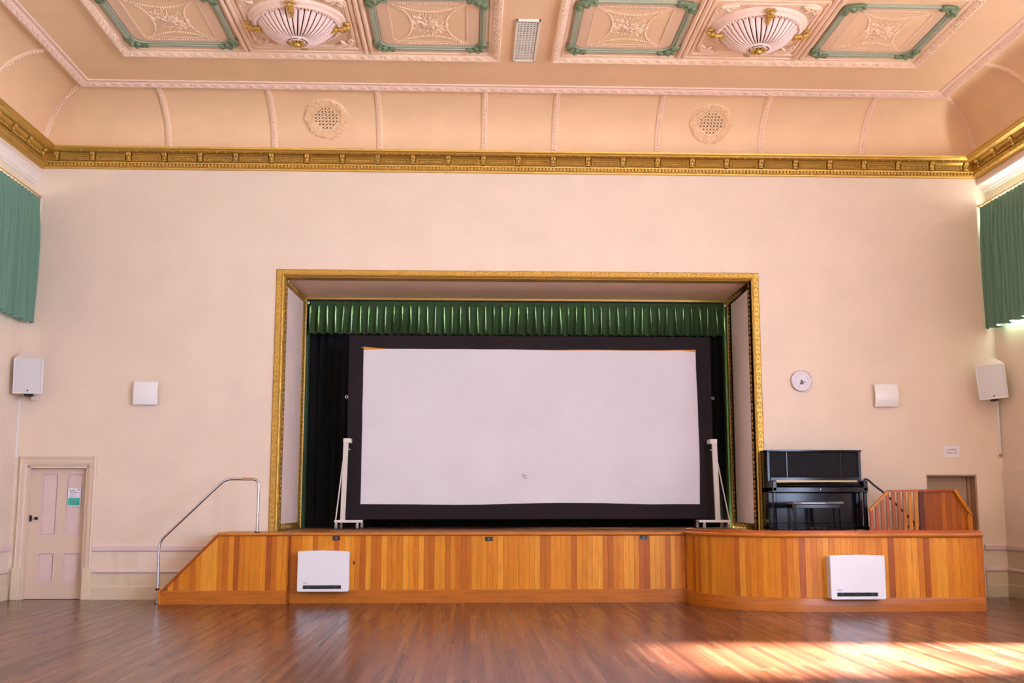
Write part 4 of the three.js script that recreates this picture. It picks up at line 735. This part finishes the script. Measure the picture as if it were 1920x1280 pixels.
function stand(x, s, foot, back, label) { // s: side on which the brace stands
  const t = thing('screen_stand', label, 'stand', [x, 1.07, 0]), z = -1.02, y = 0.135;
  obj('base', [rbox(Math.min(s * foot, -s * back), Math.max(s * foot, -s * back), y - 0.02, y + 0.022, z - 0.04, z + 0.04, 0.006), rbox(Math.min(s * foot, -s * back) + 0.03, Math.max(s * foot, -s * back) - 0.03, y - 0.01, y + 0.02, z - 0.42, z - 0.04, 0.006)], M.paintWhite, t);
  const lean = -s * 0.03;
  obj('post', run([[-0.04, -0.035], [0.04, -0.035], [0.04, 0.035], [-0.04, 0.035]], (a, b) => V(a, y + 0.02, z + b), (a, b) => V(a + lean, 1.545, z + b), true, 0), M.cream2, t);
  obj('top_bracket', [rbox(Math.min(lean + s * 0.045, lean - s * 0.075), Math.max(lean + s * 0.045, lean - s * 0.075), 1.475, 1.55, z - 0.25, z + 0.038, 0.005)], M.paintWhite, t);
  obj('clamp', [rbox(lean - s * 0.06 - 0.012, lean - s * 0.06 + 0.012, 1.35, 1.37, z - 0.03, z + 0.02, 0.004), rbox(-s * 0.05 - 0.01, -s * 0.05 + 0.01, 0.85, 0.9, z - 0.02, z + 0.03, 0.003)], M.grey, t);
  obj('brace', [rod(V(s * (foot - 0.02), y + 0.01, z + 0.01), V(s * 0.038 + lean * 0.7, 1.15, z + 0.01), 0.011, 8)], M.paintWhite, t);
  for (const [cx, cz] of [[s * (foot - 0.03), z + 0.01], [-s * (back - 0.09), z + 0.01], [s * (foot - 0.07), z - 0.38], [-s * (back - 0.05), z - 0.38]]) {
    const c = part('caster', t);
    obj('wheel', [cyl(0.035, 0.035, 0.022, 18).rotateZ(Math.PI / 2).translate(cx, 0.036, cz)], M.wheel, c);
    obj('fork', [rbox(cx - 0.022, cx - 0.015, 0.03, 0.085, cz - 0.014, cz + 0.014, 0.002), rbox(cx + 0.015, cx + 0.022, 0.03, 0.085, cz - 0.014, cz + 0.014, 0.002), rbox(cx - 0.022, cx + 0.022, 0.08, 0.09, cz - 0.016, cz + 0.016, 0.003), cyl(0.018, 0.018, 0.03, 12).translate(cx, 0.102, cz)], M.paintWhite, c);
  }
}
 M.wheel = std([0.42, 0.33, 0.28], 0.6); 
stand(-2.98, -1, 0.14, 0.34, 'white wheeled stand holding the left edge of the projection screen');
stand(3.48, 1, 0.22, 0.33, 'white wheeled stand holding the right edge of the projection screen');
{ // pinch pleated pelmet
  const t = thing('pelmet', 'short green velvet pelmet with pinch pleats above the screen', 'pelmet');
  const x0 = -3.77, x1 = 3.90, z = -1.97, y1 = 5.245, y0 = 4.585, n = 50, q = rng(61), lean = Array.from({ length: n + 1 }, () => (q() - 0.5) * 0.9), wid = Array.from({ length: n + 1 }, () => 0.75 + 0.6 * q()), amp = Array.from({ length: n + 1 }, () => 0.8 + 0.5 * q());
  const f = (u, v) => {
    const s = u * n, vv = Math.max(0, (v - 0.2) / 0.8); let dz = 0;
    for (let i = Math.floor(s) - 1; i <= Math.floor(s) + 2; i++) { if (i < 0 || i > n) continue; const c = i + lean[i] * 0.35 * vv, w = (v < 0.2 ? 0.05 : 0.075 + 0.17 * vv * wid[i]), d = (s - c) / w; dz += amp[i] * (v < 0.2 ? 0.018 : 0.05 + 0.07 * vv) * Math.exp(-d * d); }
    if (v < 0.2) dz -= 0.03;
    return V(x0 + (x1 - x0) * u, y1 - (y1 - y0) * v + (v > 0.97 ? 0.012 * Math.sin(s * 6.28) : 0), z + dz);
  };
  obj('pleated_cloth', sheet(n * 16, 22, f, 0.008), M.velvetGreen, t);
  obj('track', rbox(x0 - 0.02, x1 + 0.02, 5.20, 5.235, z - 0.06, z - 0.02, 0.005), M.dark, t);
  for (const x of [x0 - 0.03, x1 + 0.03]) obj('end_pulley', cyl(0.022, 0.022, 0.02, 14).rotateX(Math.PI / 2).translate(x, 5.16, z + 0.02), M.paintWhite, t);
}
function folds(name, label, category, x0, x1, y0, y1, z, pitch, depth, mat, seed, group) {
  const t = thing(name, label, category, [0, 0, 0], 0, group), q = rng(seed), n = Math.max(2, Math.round((x1 - x0) / pitch)), ph = Array.from({ length: n + 3 }, () => (q() - 0.5) * 0.8), am = Array.from({ length: n + 3 }, () => 0.6 + 0.8 * q());
  obj('pleated_cloth', sheet(n * 10, 12, (u, v) => { const s = u * n, i = Math.floor(s), k = s - i, a = am[i] * (1 - k) + am[i + 1] * k, p = ph[i] * (1 - k) + ph[i + 1] * k; return V(x0 + (x1 - x0) * u, y1 - (y1 - y0) * v, z + depth * a * Math.sin(s * 6.283 + p * (0.5 + v))); }, 0.006), mat, t);
  return t;
}
folds('black_drape', 'black stage drape hanging behind the projection screen', 'drape', -4.6, 4.6, 1.07, 5.9, -3.2, 0.22, 0.05, M.drape, 71);
folds('side_drape', 'black side drape filling the gap left of the screen', 'drape', -4.3, -2.7, 1.07, 5.9, -2.35, 0.16, 0.04, M.drape, 72);
folds('side_drape', 'black side drape filling the gap right of the screen', 'drape', 3.3, 4.4, 1.07, 5.9, -2.35, 0.16, 0.04, M.drape, 73);
folds('stage_curtain', 'narrow gathered green stage curtain at the left edge of the opening', 'curtain', -4.2, -3.78, 1.07, 5.3, -2.1, 0.1, 0.035, M.velvetGreen2 = phys([0.06, 0.12, 0.06], 0.7, { sheen: 0.2, sheenColor: new THREE.Color(0.3, 0.45, 0.3) }), 74);
folds('stage_curtain', 'narrow gathered green stage curtain at the right edge of the opening', 'curtain', 3.90, 4.35, 1.07, 5.3, -2.1, 0.1, 0.035, M.velvetGreen, 75);

// ---------------------------------------------------------------- piano and bench
{
  const t = thing('piano', 'tall black upright piano on the curved platform', 'piano', [4.735, 1.07, 0]), B = M.pianoBlack, S = M.pianoSatin, W = 0.765;
  for (const s of [-1, 1]) obj('side_panel', rbox(Math.min(s * (W - 0.045), s * W), Math.max(s * (W - 0.045), s * W), 0.03, 1.27, 0.10, 0.46, 0.006), B, t);
  obj('back_panel', box(-W + 0.04, W - 0.04, 0.05, 1.26, 0.10, 0.13), B, t);
  obj('lid', rbox(-W - 0.012, W + 0.012, 1.268, 1.297, 0.085, 0.485, 0.008), B, t);
  for (const [a, b] of [[-0.72, -0.445], [-0.435, 0.435], [0.445, 0.72]]) obj('upper_panel', rbox(a, b, 0.86, 1.265, 0.415, 0.44, 0.006), S, t);
  for (const x of [-0.44, 0.44]) obj('pilaster', rbox(x - 0.012, x + 0.012, 0.86, 1.265, 0.42, 0.452, 0.006), B, t);
  obj('music_ledge', rbox(-0.72, 0.72, 0.80, 0.862, 0.40, 0.47, 0.008), B, t);
  obj('fallboard', run([[0.44, 0.80], [0.49, 0.80], [0.70, 0.735], [0.715, 0.715], [0.70, 0.70], [0.44, 0.70]], (z, y) => V(0.69, y, z), (z, y) => V(-0.69, y, z), true, 0.4), B, t);
  obj('brass_strip', rbox(-0.68, 0.68, 0.795, 0.806, 0.482, 0.495, 0.003), M.brassPale, t);
  for (const s of [-1, 1]) obj('key_block', rbox(Math.min(s * 0.69, s * W), Math.max(s * 0.69, s * W), 0.63, 0.80, 0.44, 0.735, 0.014), B, t);
  obj('keybed', rbox(-W, W, 0.615, 0.70, 0.12, 0.735, 0.01), B, t);
  obj('lock', cyl(0.009, 0.009, 0.006, 12).rotateX(Math.PI / 2).translate(0, 0.665, 0.737), M.brassPale, t);
  obj('lower_panel', rbox(-0.72, 0.72, 0.13, 0.612, 0.40, 0.43, 0.006), B, t);
  obj('plinth', rbox(-0.72, 0.72, 0.03, 0.128, 0.40, 0.445, 0.006), B, t);
  for (const s of [-1, 1]) { obj('leg', rbox(Math.min(s * 0.70, s * 0.755), Math.max(s * 0.70, s * 0.755), 0.085, 0.616, 0.645, 0.71, 0.01), B, t); const f = obj('toe_block', rbox(Math.min(s * 0.70, s * W), Math.max(s * 0.70, s * W), 0.03, 0.088, 0.11, 0.73, 0.012), B, t); for (const z of [0.17, 0.67]) obj('caster', cyl(0.02, 0.02, 0.025, 14).rotateZ(Math.PI / 2).translate(s * 0.735, 0.02, z), M.grey2, f); }
  for (const x of [-0.095, 0, 0.095]) obj('pedal', [ell(0.028, 0.012, 0.055, x, 0.06, 0.53), rbox(x - 0.01, x + 0.01, 0.05, 0.068, 0.42, 0.52, 0.004)], M.pedal, t);
}

{
  const t = thing('piano_bench', 'black piano bench with a slim padded seat in front of the piano', 'bench', [4.49, 1.07, 1.2]);
  obj('seat', rbox(-0.40, 0.40, 0.425, 0.472, -0.17, 0.17, 0.018, 3), M.benchTop, t);
  obj('apron', [rbox(-0.355, 0.355, 0.375, 0.426, 0.13, 0.15, 0.003), rbox(-0.355, 0.355, 0.375, 0.426, -0.15, -0.13, 0.003)], M.pianoBlack, t);
  for (const [x, z] of [[-0.36, 0.135], [0.36, 0.135], [0.36, -0.135], [-0.36, -0.135]]) obj('leg', run([[-0.028, -0.022], [0.028, -0.022], [0.028, 0.022], [-0.028, 0.022]], (a, b) => V(x + a * 0.75, 0, z + b * 0.75), (a, b) => V(x + a, 0.426, z + b), true, 0), M.pianoBlack, t);
  obj('adjuster', [cyl(0.014, 0.014, 0.03, 14).rotateZ(Math.PI / 2).translate(0.405, 0.40, 0)], M.grey2, t);
}
// ---------------------------------------------------------------- balustrade beside the stairs behind the platform
{
  const t = thing('balustrade', 'red-brown wooden balustrade with slats and boards beside the piano', 'balustrade');
  const z = 0.82, A = [5.46, 1.415], B2 = [5.775, 1.722], C = [6.86, 1.74], D = [7.108, 1.343], r = rng(83), yb = 1.075;
  const top = (x) => x < B2[0] ? A[1] + (x - A[0]) / (B2[0] - A[0]) * (B2[1] - A[1]) : x < C[0] ? B2[1] + (x - B2[0]) / (C[0] - B2[0]) * (C[1] - B2[1]) : C[1] + (x - C[0]) / (D[0] - C[0]) * (D[1] - C[1]);
  const cap = (p, q, h, w, m, n = 'top_rail') => { const dx = q[0] - p[0], dy = q[1] - p[1], l = Math.hypot(dx, dy), nx = -dy / l, ny = dx / l; obj(n, uvm(prism([[p[0] - nx * h, p[1] - ny * h], [q[0] - nx * h, q[1] - ny * h], [q[0], q[1]], [p[0], p[1]]], z - w, z + w), 'x', 0.2, 1), m, t); };
  cap(A, B2, 0.035, 0.03, CLAD[1]); cap(B2, C, 0.028, 0.03, WOODRED); cap(C, D, 0.045, 0.045, CLAD[0]);
  obj('bottom_rail', uvm(box(5.46, 7.06, yb, yb + 0.03, z - 0.02, z + 0.02), 'x', 0.2, 1), WOODRED, t);
  const slatTone = [WOODRED, WOODRED, WOODRED, WOODRED, CLAD[7], CLAD[5], CLAD[3], CLAD[0], CLAD[0]];
  for (let i = 0; i < 9; i++) { const x = 5.475 + i * 0.0895, a = x, b = x + 0.051; obj('slat', uvm(prism([[a, yb + 0.02], [b, yb + 0.02], [b, top(b) - 0.03], [a, top(a) - 0.03]], z - 0.012, z + 0.012), 'y', 0.2, 0.9, r() * 9, r() * 9), slatTone[i], t); }
  obj('newel', uvm(rbox(6.27, 6.345, yb, 1.715, z - 0.03, z + 0.02, 0.006), 'y', 0.2, 0.9), WOODDARK, t);
  let x = 6.345; for (let i = 0; x < 7.02; i++) { const w = 0.075, b = Math.min(7.02, x + w), g = prism([[x + 0.001, yb + 0.02], [b - 0.001, yb + 0.02], [b - 0.001, top(b) - 0.03], [x + 0.001, top(x) - 0.03]], z - 0.05, z - 0.03 - 0.002 * r()); obj('side_board', uvm(g, 'y', 0.2, 0.9, r() * 9, r() * 9), [CLAD[7], CLAD[7], CLAD[5], CLAD[7], CLAD[3], CLAD[5], CLAD[6], CLAD[5], CLAD[3]][i % 9], t); x = b; }
  obj('end_post', uvm(rbox(7.02, 7.095, yb - 0.005, 1.352, z - 0.04, z + 0.045, 0.005), 'y', 0.2, 0.9), CLAD[2], t);
}
{
  const t = thing('stair_rail', 'thin black stair rail curving down behind the wooden slats', 'handrail');
  obj('pipe', tube([[5.56, 1.90, 0.34], [5.64, 1.895, 0.34], [5.75, 1.80, 0.34], [5.99, 1.60, 0.34], [6.45, 1.12, 0.34], [6.62, 0.94, 0.34]], 0.016, 60, 10), M.black, t);
  obj('wall_bracket', [rod(V(5.62, 1.895, 0.34), V(5.62, 1.87, 0.0), 0.01, 8), rod(V(6.4, 1.17, 0.34), V(6.4, 1.14, 0.0), 0.01, 8)], M.black, t);
  obj('end_cap', rbox(5.535, 5.57, 1.88, 1.92, 0.32, 0.36, 0.008), M.grey, t);
}
// ---------------------------------------------------------------- clock, wall lights, loudspeakers
{
  const t = thing('wall_clock', 'round white wall clock with a chrome rim above the piano', 'clock', [4.715, 3.535, 0]);
  const tex = canvasTex(512, 512, (c, w) => {
    c.fillStyle = '#e4dfe2'; c.fillRect(0, 0, w, w); c.fillStyle = '#a9a4a8'; c.textAlign = 'center'; c.textBaseline = 'middle'; c.font = '52px sans-serif';
    for (let i = 1; i <= 12; i++) { const a = i / 6 * Math.PI; c.fillStyle = i > 1 && i < 6 ? '#77737a' : '#aaa5aa'; c.fillText(String(i), 256 + Math.sin(a) * 178, 258 - Math.cos(a) * 178); }
    c.fillStyle = '#55505a'; c.fillRect(205, 296, 104, 48); c.fillStyle = '#8a858e'; for (let i = 0; i < 5; i++) c.fillRect(214 + i * 19, 306, 9, 28); c.beginPath(); c.fillStyle = '#55505a'; c.moveTo(220, 296); c.lineTo(240, 268); c.lineTo(250, 296); c.fill();
  });
  const la = (p, n = 48) => new THREE.LatheGeometry(p.map((q) => new THREE.Vector2(...q)), n).rotateX(Math.PI / 2);
  obj('case', la([[0, 0.001], [0.17, 0.001], [0.178, 0.012], [0.178, 0.04], [0.172, 0.052], [0.164, 0.052], [0.162, 0.04]]), M.chrome, t);
  obj('dial', new THREE.CircleGeometry(0.165, 48).translate(0, 0, 0.036), std([1, 1, 1], 0.5, { map: tex }), t);
  const hand = (len, w, ang, m, n, z) => { const o = obj(n, rbox(-w, w, -0.02, len, z, z + 0.002, 0.001), m, t); o.rotation.z = -ang; };
  hand(0.075, 0.005, 1.95, M.black, 'minute_hand', 0.041); hand(0.05, 0.006, 2.85, M.black, 'hour_hand', 0.039); hand(0.11, 0.002, 3.6, M.red, 'second_hand', 0.044);
  obj('hub', cyl(0.008, 0.008, 0.012, 16).rotateX(Math.PI / 2).translate(0, 0, 0.043), M.black, t);
}

function wallLight(x, y, label) {
  const t = thing('wall_light', label, 'wall light', [x, y, 0]), w = 0.197, h = 0.19;
  const f = (u, v) => { const a = (v - 0.5) * 2; return V(-w + 2 * w * u, h - 2 * h * v + 0.006 * (1 - a * a) * 0, 0.065 + 0.04 * (1 - a * a) + 0.012 * (1 - (2 * u - 1) ** 2)); };
  obj('shade', sheet(16, 20, f, 0.006), M.opal, t);
  obj('back_plate', rbox(-0.09, 0.09, -0.09, 0.09, 0.001, 0.03, 0.006), M.paintWhite, t);
  obj('holder', [cyl(0.02, 0.02, 0.08, 12).rotateX(Math.PI / 2).translate(0, 0.05, 0.06), cyl(0.02, 0.02, 0.08, 12).rotateX(Math.PI / 2).translate(0, -0.05, 0.06)], M.paintWhite, t);
}
wallLight(-6.09, 3.285, 'square frosted wall light left of the stage opening');
wallLight(6.12, 3.295, 'square frosted wall light right of the clock');
function speaker(p, yaw, pitch, roll, label, side) {
  const t = thing('loudspeaker', label, 'loudspeaker', p); t.rotation.order = 'YXZ'; t.rotation.set(pitch, yaw, roll);
  const w = 0.215, h = 0.275, d = 0.26;
  obj('cabinet', run([[-w, 0], [w, 0], [w, -0.07], [w * 0.6, -d], [-w * 0.6, -d], [-w, -0.07]], (x, z) => V(x, -h, z), (x, z) => V(x, h, z), true, 0.2), M.speakerWhite, t);
  obj('front_frame', [rbox(-w - 0.006, w + 0.006, h - 0.014, h + 0.006, -0.02, 0.02, 0.006), rbox(-w - 0.006, w + 0.006, -h - 0.006, -h + 0.014, -0.02, 0.02, 0.006), rbox(-w - 0.006, -w + 0.012, -h, h, -0.02, 0.02, 0.006), rbox(w - 0.012, w + 0.006, -h, h, -0.02, 0.02, 0.006)], M.speakerWhite, t);
  obj('grille', sheet(10, 12, (u, v) => V(-w + 0.008 + (2 * w - 0.016) * u, h - 0.01 - (2 * h - 0.02) * v, 0.006 + 0.012 * Math.sin(Math.PI * u)), 0.004), M.grilleGrey, t);
  obj('badge', [cyl(0.012, 0.012, 0.006, 14).rotateX(Math.PI / 2).translate(0.005, -h + 0.045, 0.021)], M.dark, t);
  const s = new THREE.Shape(); s.moveTo(-w, 0); s.quadraticCurveTo(0, 0.27, w, 0); s.closePath();
  const y = obj('yoke_top', new THREE.ExtrudeGeometry(s, { depth: 0.012, bevelEnabled: false, curveSegments: 14 }).rotateX(-0.55).translate(0, h + 0.004, -0.02), M.speakerYoke, t);
  for (const q of [[0, h + 0.10, -0.075], [-0.15, h + 0.02, -0.015], [0.15, h + 0.02, -0.015]]) obj('screw', ell(0.011, 0.011, 0.011, ...q), M.speakerWhite, y);
  obj('swivel', [rbox(-0.06, 0.07, -h - 0.045, -h - 0.004, -0.1, -0.02, 0.008), cyl(0.03, 0.03, 0.05, 14).translate(0, -h - 0.03, -0.12)], M.black, t);
  obj('wall_arm', [rod(V(0, -h - 0.03, -0.12), V(0, -h - 0.03, -0.36), 0.018, 10), rbox(-0.05, 0.05, -h - 0.1, -h + 0.04, -0.40, -0.36, 0.006)], M.speakerYoke, t);
}
 M.grilleGrey = std([0.76, 0.74, 0.74], 0.6, { bumpMap: weaveBump, bumpScale: 0.002 }); 
speaker([-7.835, 3.512, 0.46], 0.10, 0.06, 0.0, 'white loudspeaker bracketed in the left corner above the door');
speaker([7.735, 3.485, 0.46], -0.42, 0.16, 0.08, 'white loudspeaker tilted down in the right corner');
for (const [n, lab, x, y0, y1, end] of [[0, 'white cable cover running down from the left loudspeaker', XL + 0.014, 2.25, 3.25, 0], [1, 'white cable cover running down from the right loudspeaker', 8.02, 2.33, 3.22, 1]]) {
  const t = thing('cable_cover', lab, 'cable cover', [x, 0, 0.014]);
  obj('channel', rbox(-0.013, 0.013, y0, y1, -0.013, 0.013, 0.004), M.white, t);
  if (end) { obj('cable_end', [ell(0.022, 0.03, 0.02, 0, y0 - 0.02, 0.005), rod(V(0, y0, 0), V(0.004, y0 - 0.05, 0.01), 0.008, 8)], M.doorBrown, t); } else obj('elbow', rbox(-0.013, 0.05, y0 - 0.02, y0 + 0.006, -0.013, 0.013, 0.004), M.white, t);
}
// ---------------------------------------------------------------- window curtains on brass rods
function curtainSet(s, xw, labC, labR) {
  const x = xw + s * 0.15, z0 = 0.075, z1 = 4.45, yt = 6.53, yb = 4.42, q = rng(s > 0 ? 101 : 103), n = 33;
  const ph = Array.from({ length: n + 3 }, () => (q() - 0.5) * 1.6), am = Array.from({ length: n + 3 }, () => 0.5 + 0.9 * q());
  const c = thing('window_curtain', labC, 'curtain');
  obj('pleated_cloth', sheet(n * 18, 30, (u, v) => {
    const k = u * n, i = Math.floor(k), f = k - i, a = am[i] * (1 - f) + am[i + 1] * f, p = ph[i] * (1 - f) + ph[i + 1] * f, g = v < 0.06 ? 0.5 : 1;
    const sm = (e, f2) => { const t = Math.min(1, Math.max(0, (v - e) / (f2 - e))); return t * t * (3 - 2 * t); }, grow = 0.35 + 0.65 * sm(0.02, 0.3), w = Math.sin(k * 6.283 + p * v), fold = 0.058 * grow * Math.sign(w) * Math.pow(Math.abs(w), 0.8) * (0.7 + 0.3 * a) + 0.02 * a * sm(0.1, 0.6) * Math.sin(k * 3.1 + 3 * v);
    return V(x + s * fold, yt - (yt - yb) * v + (v > 0.98 ? 0.02 * Math.sin(k * 2.1) : 0), z0 + (z1 - z0) * u + 0.012 * Math.sin(k * 6.283 * 2) * v);
  }, 0.006), M.curtain, c);
  const hk = []; for (let i = 0; i <= 30; i++) hk.push(new THREE.TorusGeometry(0.017, 0.003, 6, 12).translate(x, 6.565, z0 + 0.02 + i * (z1 - z0 - 0.04) / 30)); obj('curtain_ring', hk, M.brassPale, c).userData.kind = 'stuff';
  const r = thing('curtain_rod', labR, 'curtain rod');
  obj('rod', rod(V(x, 6.568, 0.03), V(x, 6.568, 4.6), 0.013, 12), M.brassPale, r);
  obj('finial', [ell(0.025, 0.025, 0.025, x, 6.568, 0.035), ell(0.025, 0.025, 0.025, x, 6.568, 4.6)], M.brassPale, r);
  for (const z of [0.25, 2.2, 4.3]) obj('bracket', rod(V(x, 6.568, z), V(xw - s * 0.01, 6.568, z), 0.008, 8), M.brassPale, r);
}
curtainSet(1, XL, 'green pleated curtain covering the high window on the left wall', 'brass curtain rod holding the left green curtain');
curtainSet(-1, XR, 'green pleated curtain covering the high window on the right wall', 'brass curtain rod holding the right green curtain');

for (const m of new Set(Object.values(M))) m.side = THREE.DoubleSide;
renderer.render(scene, camera);
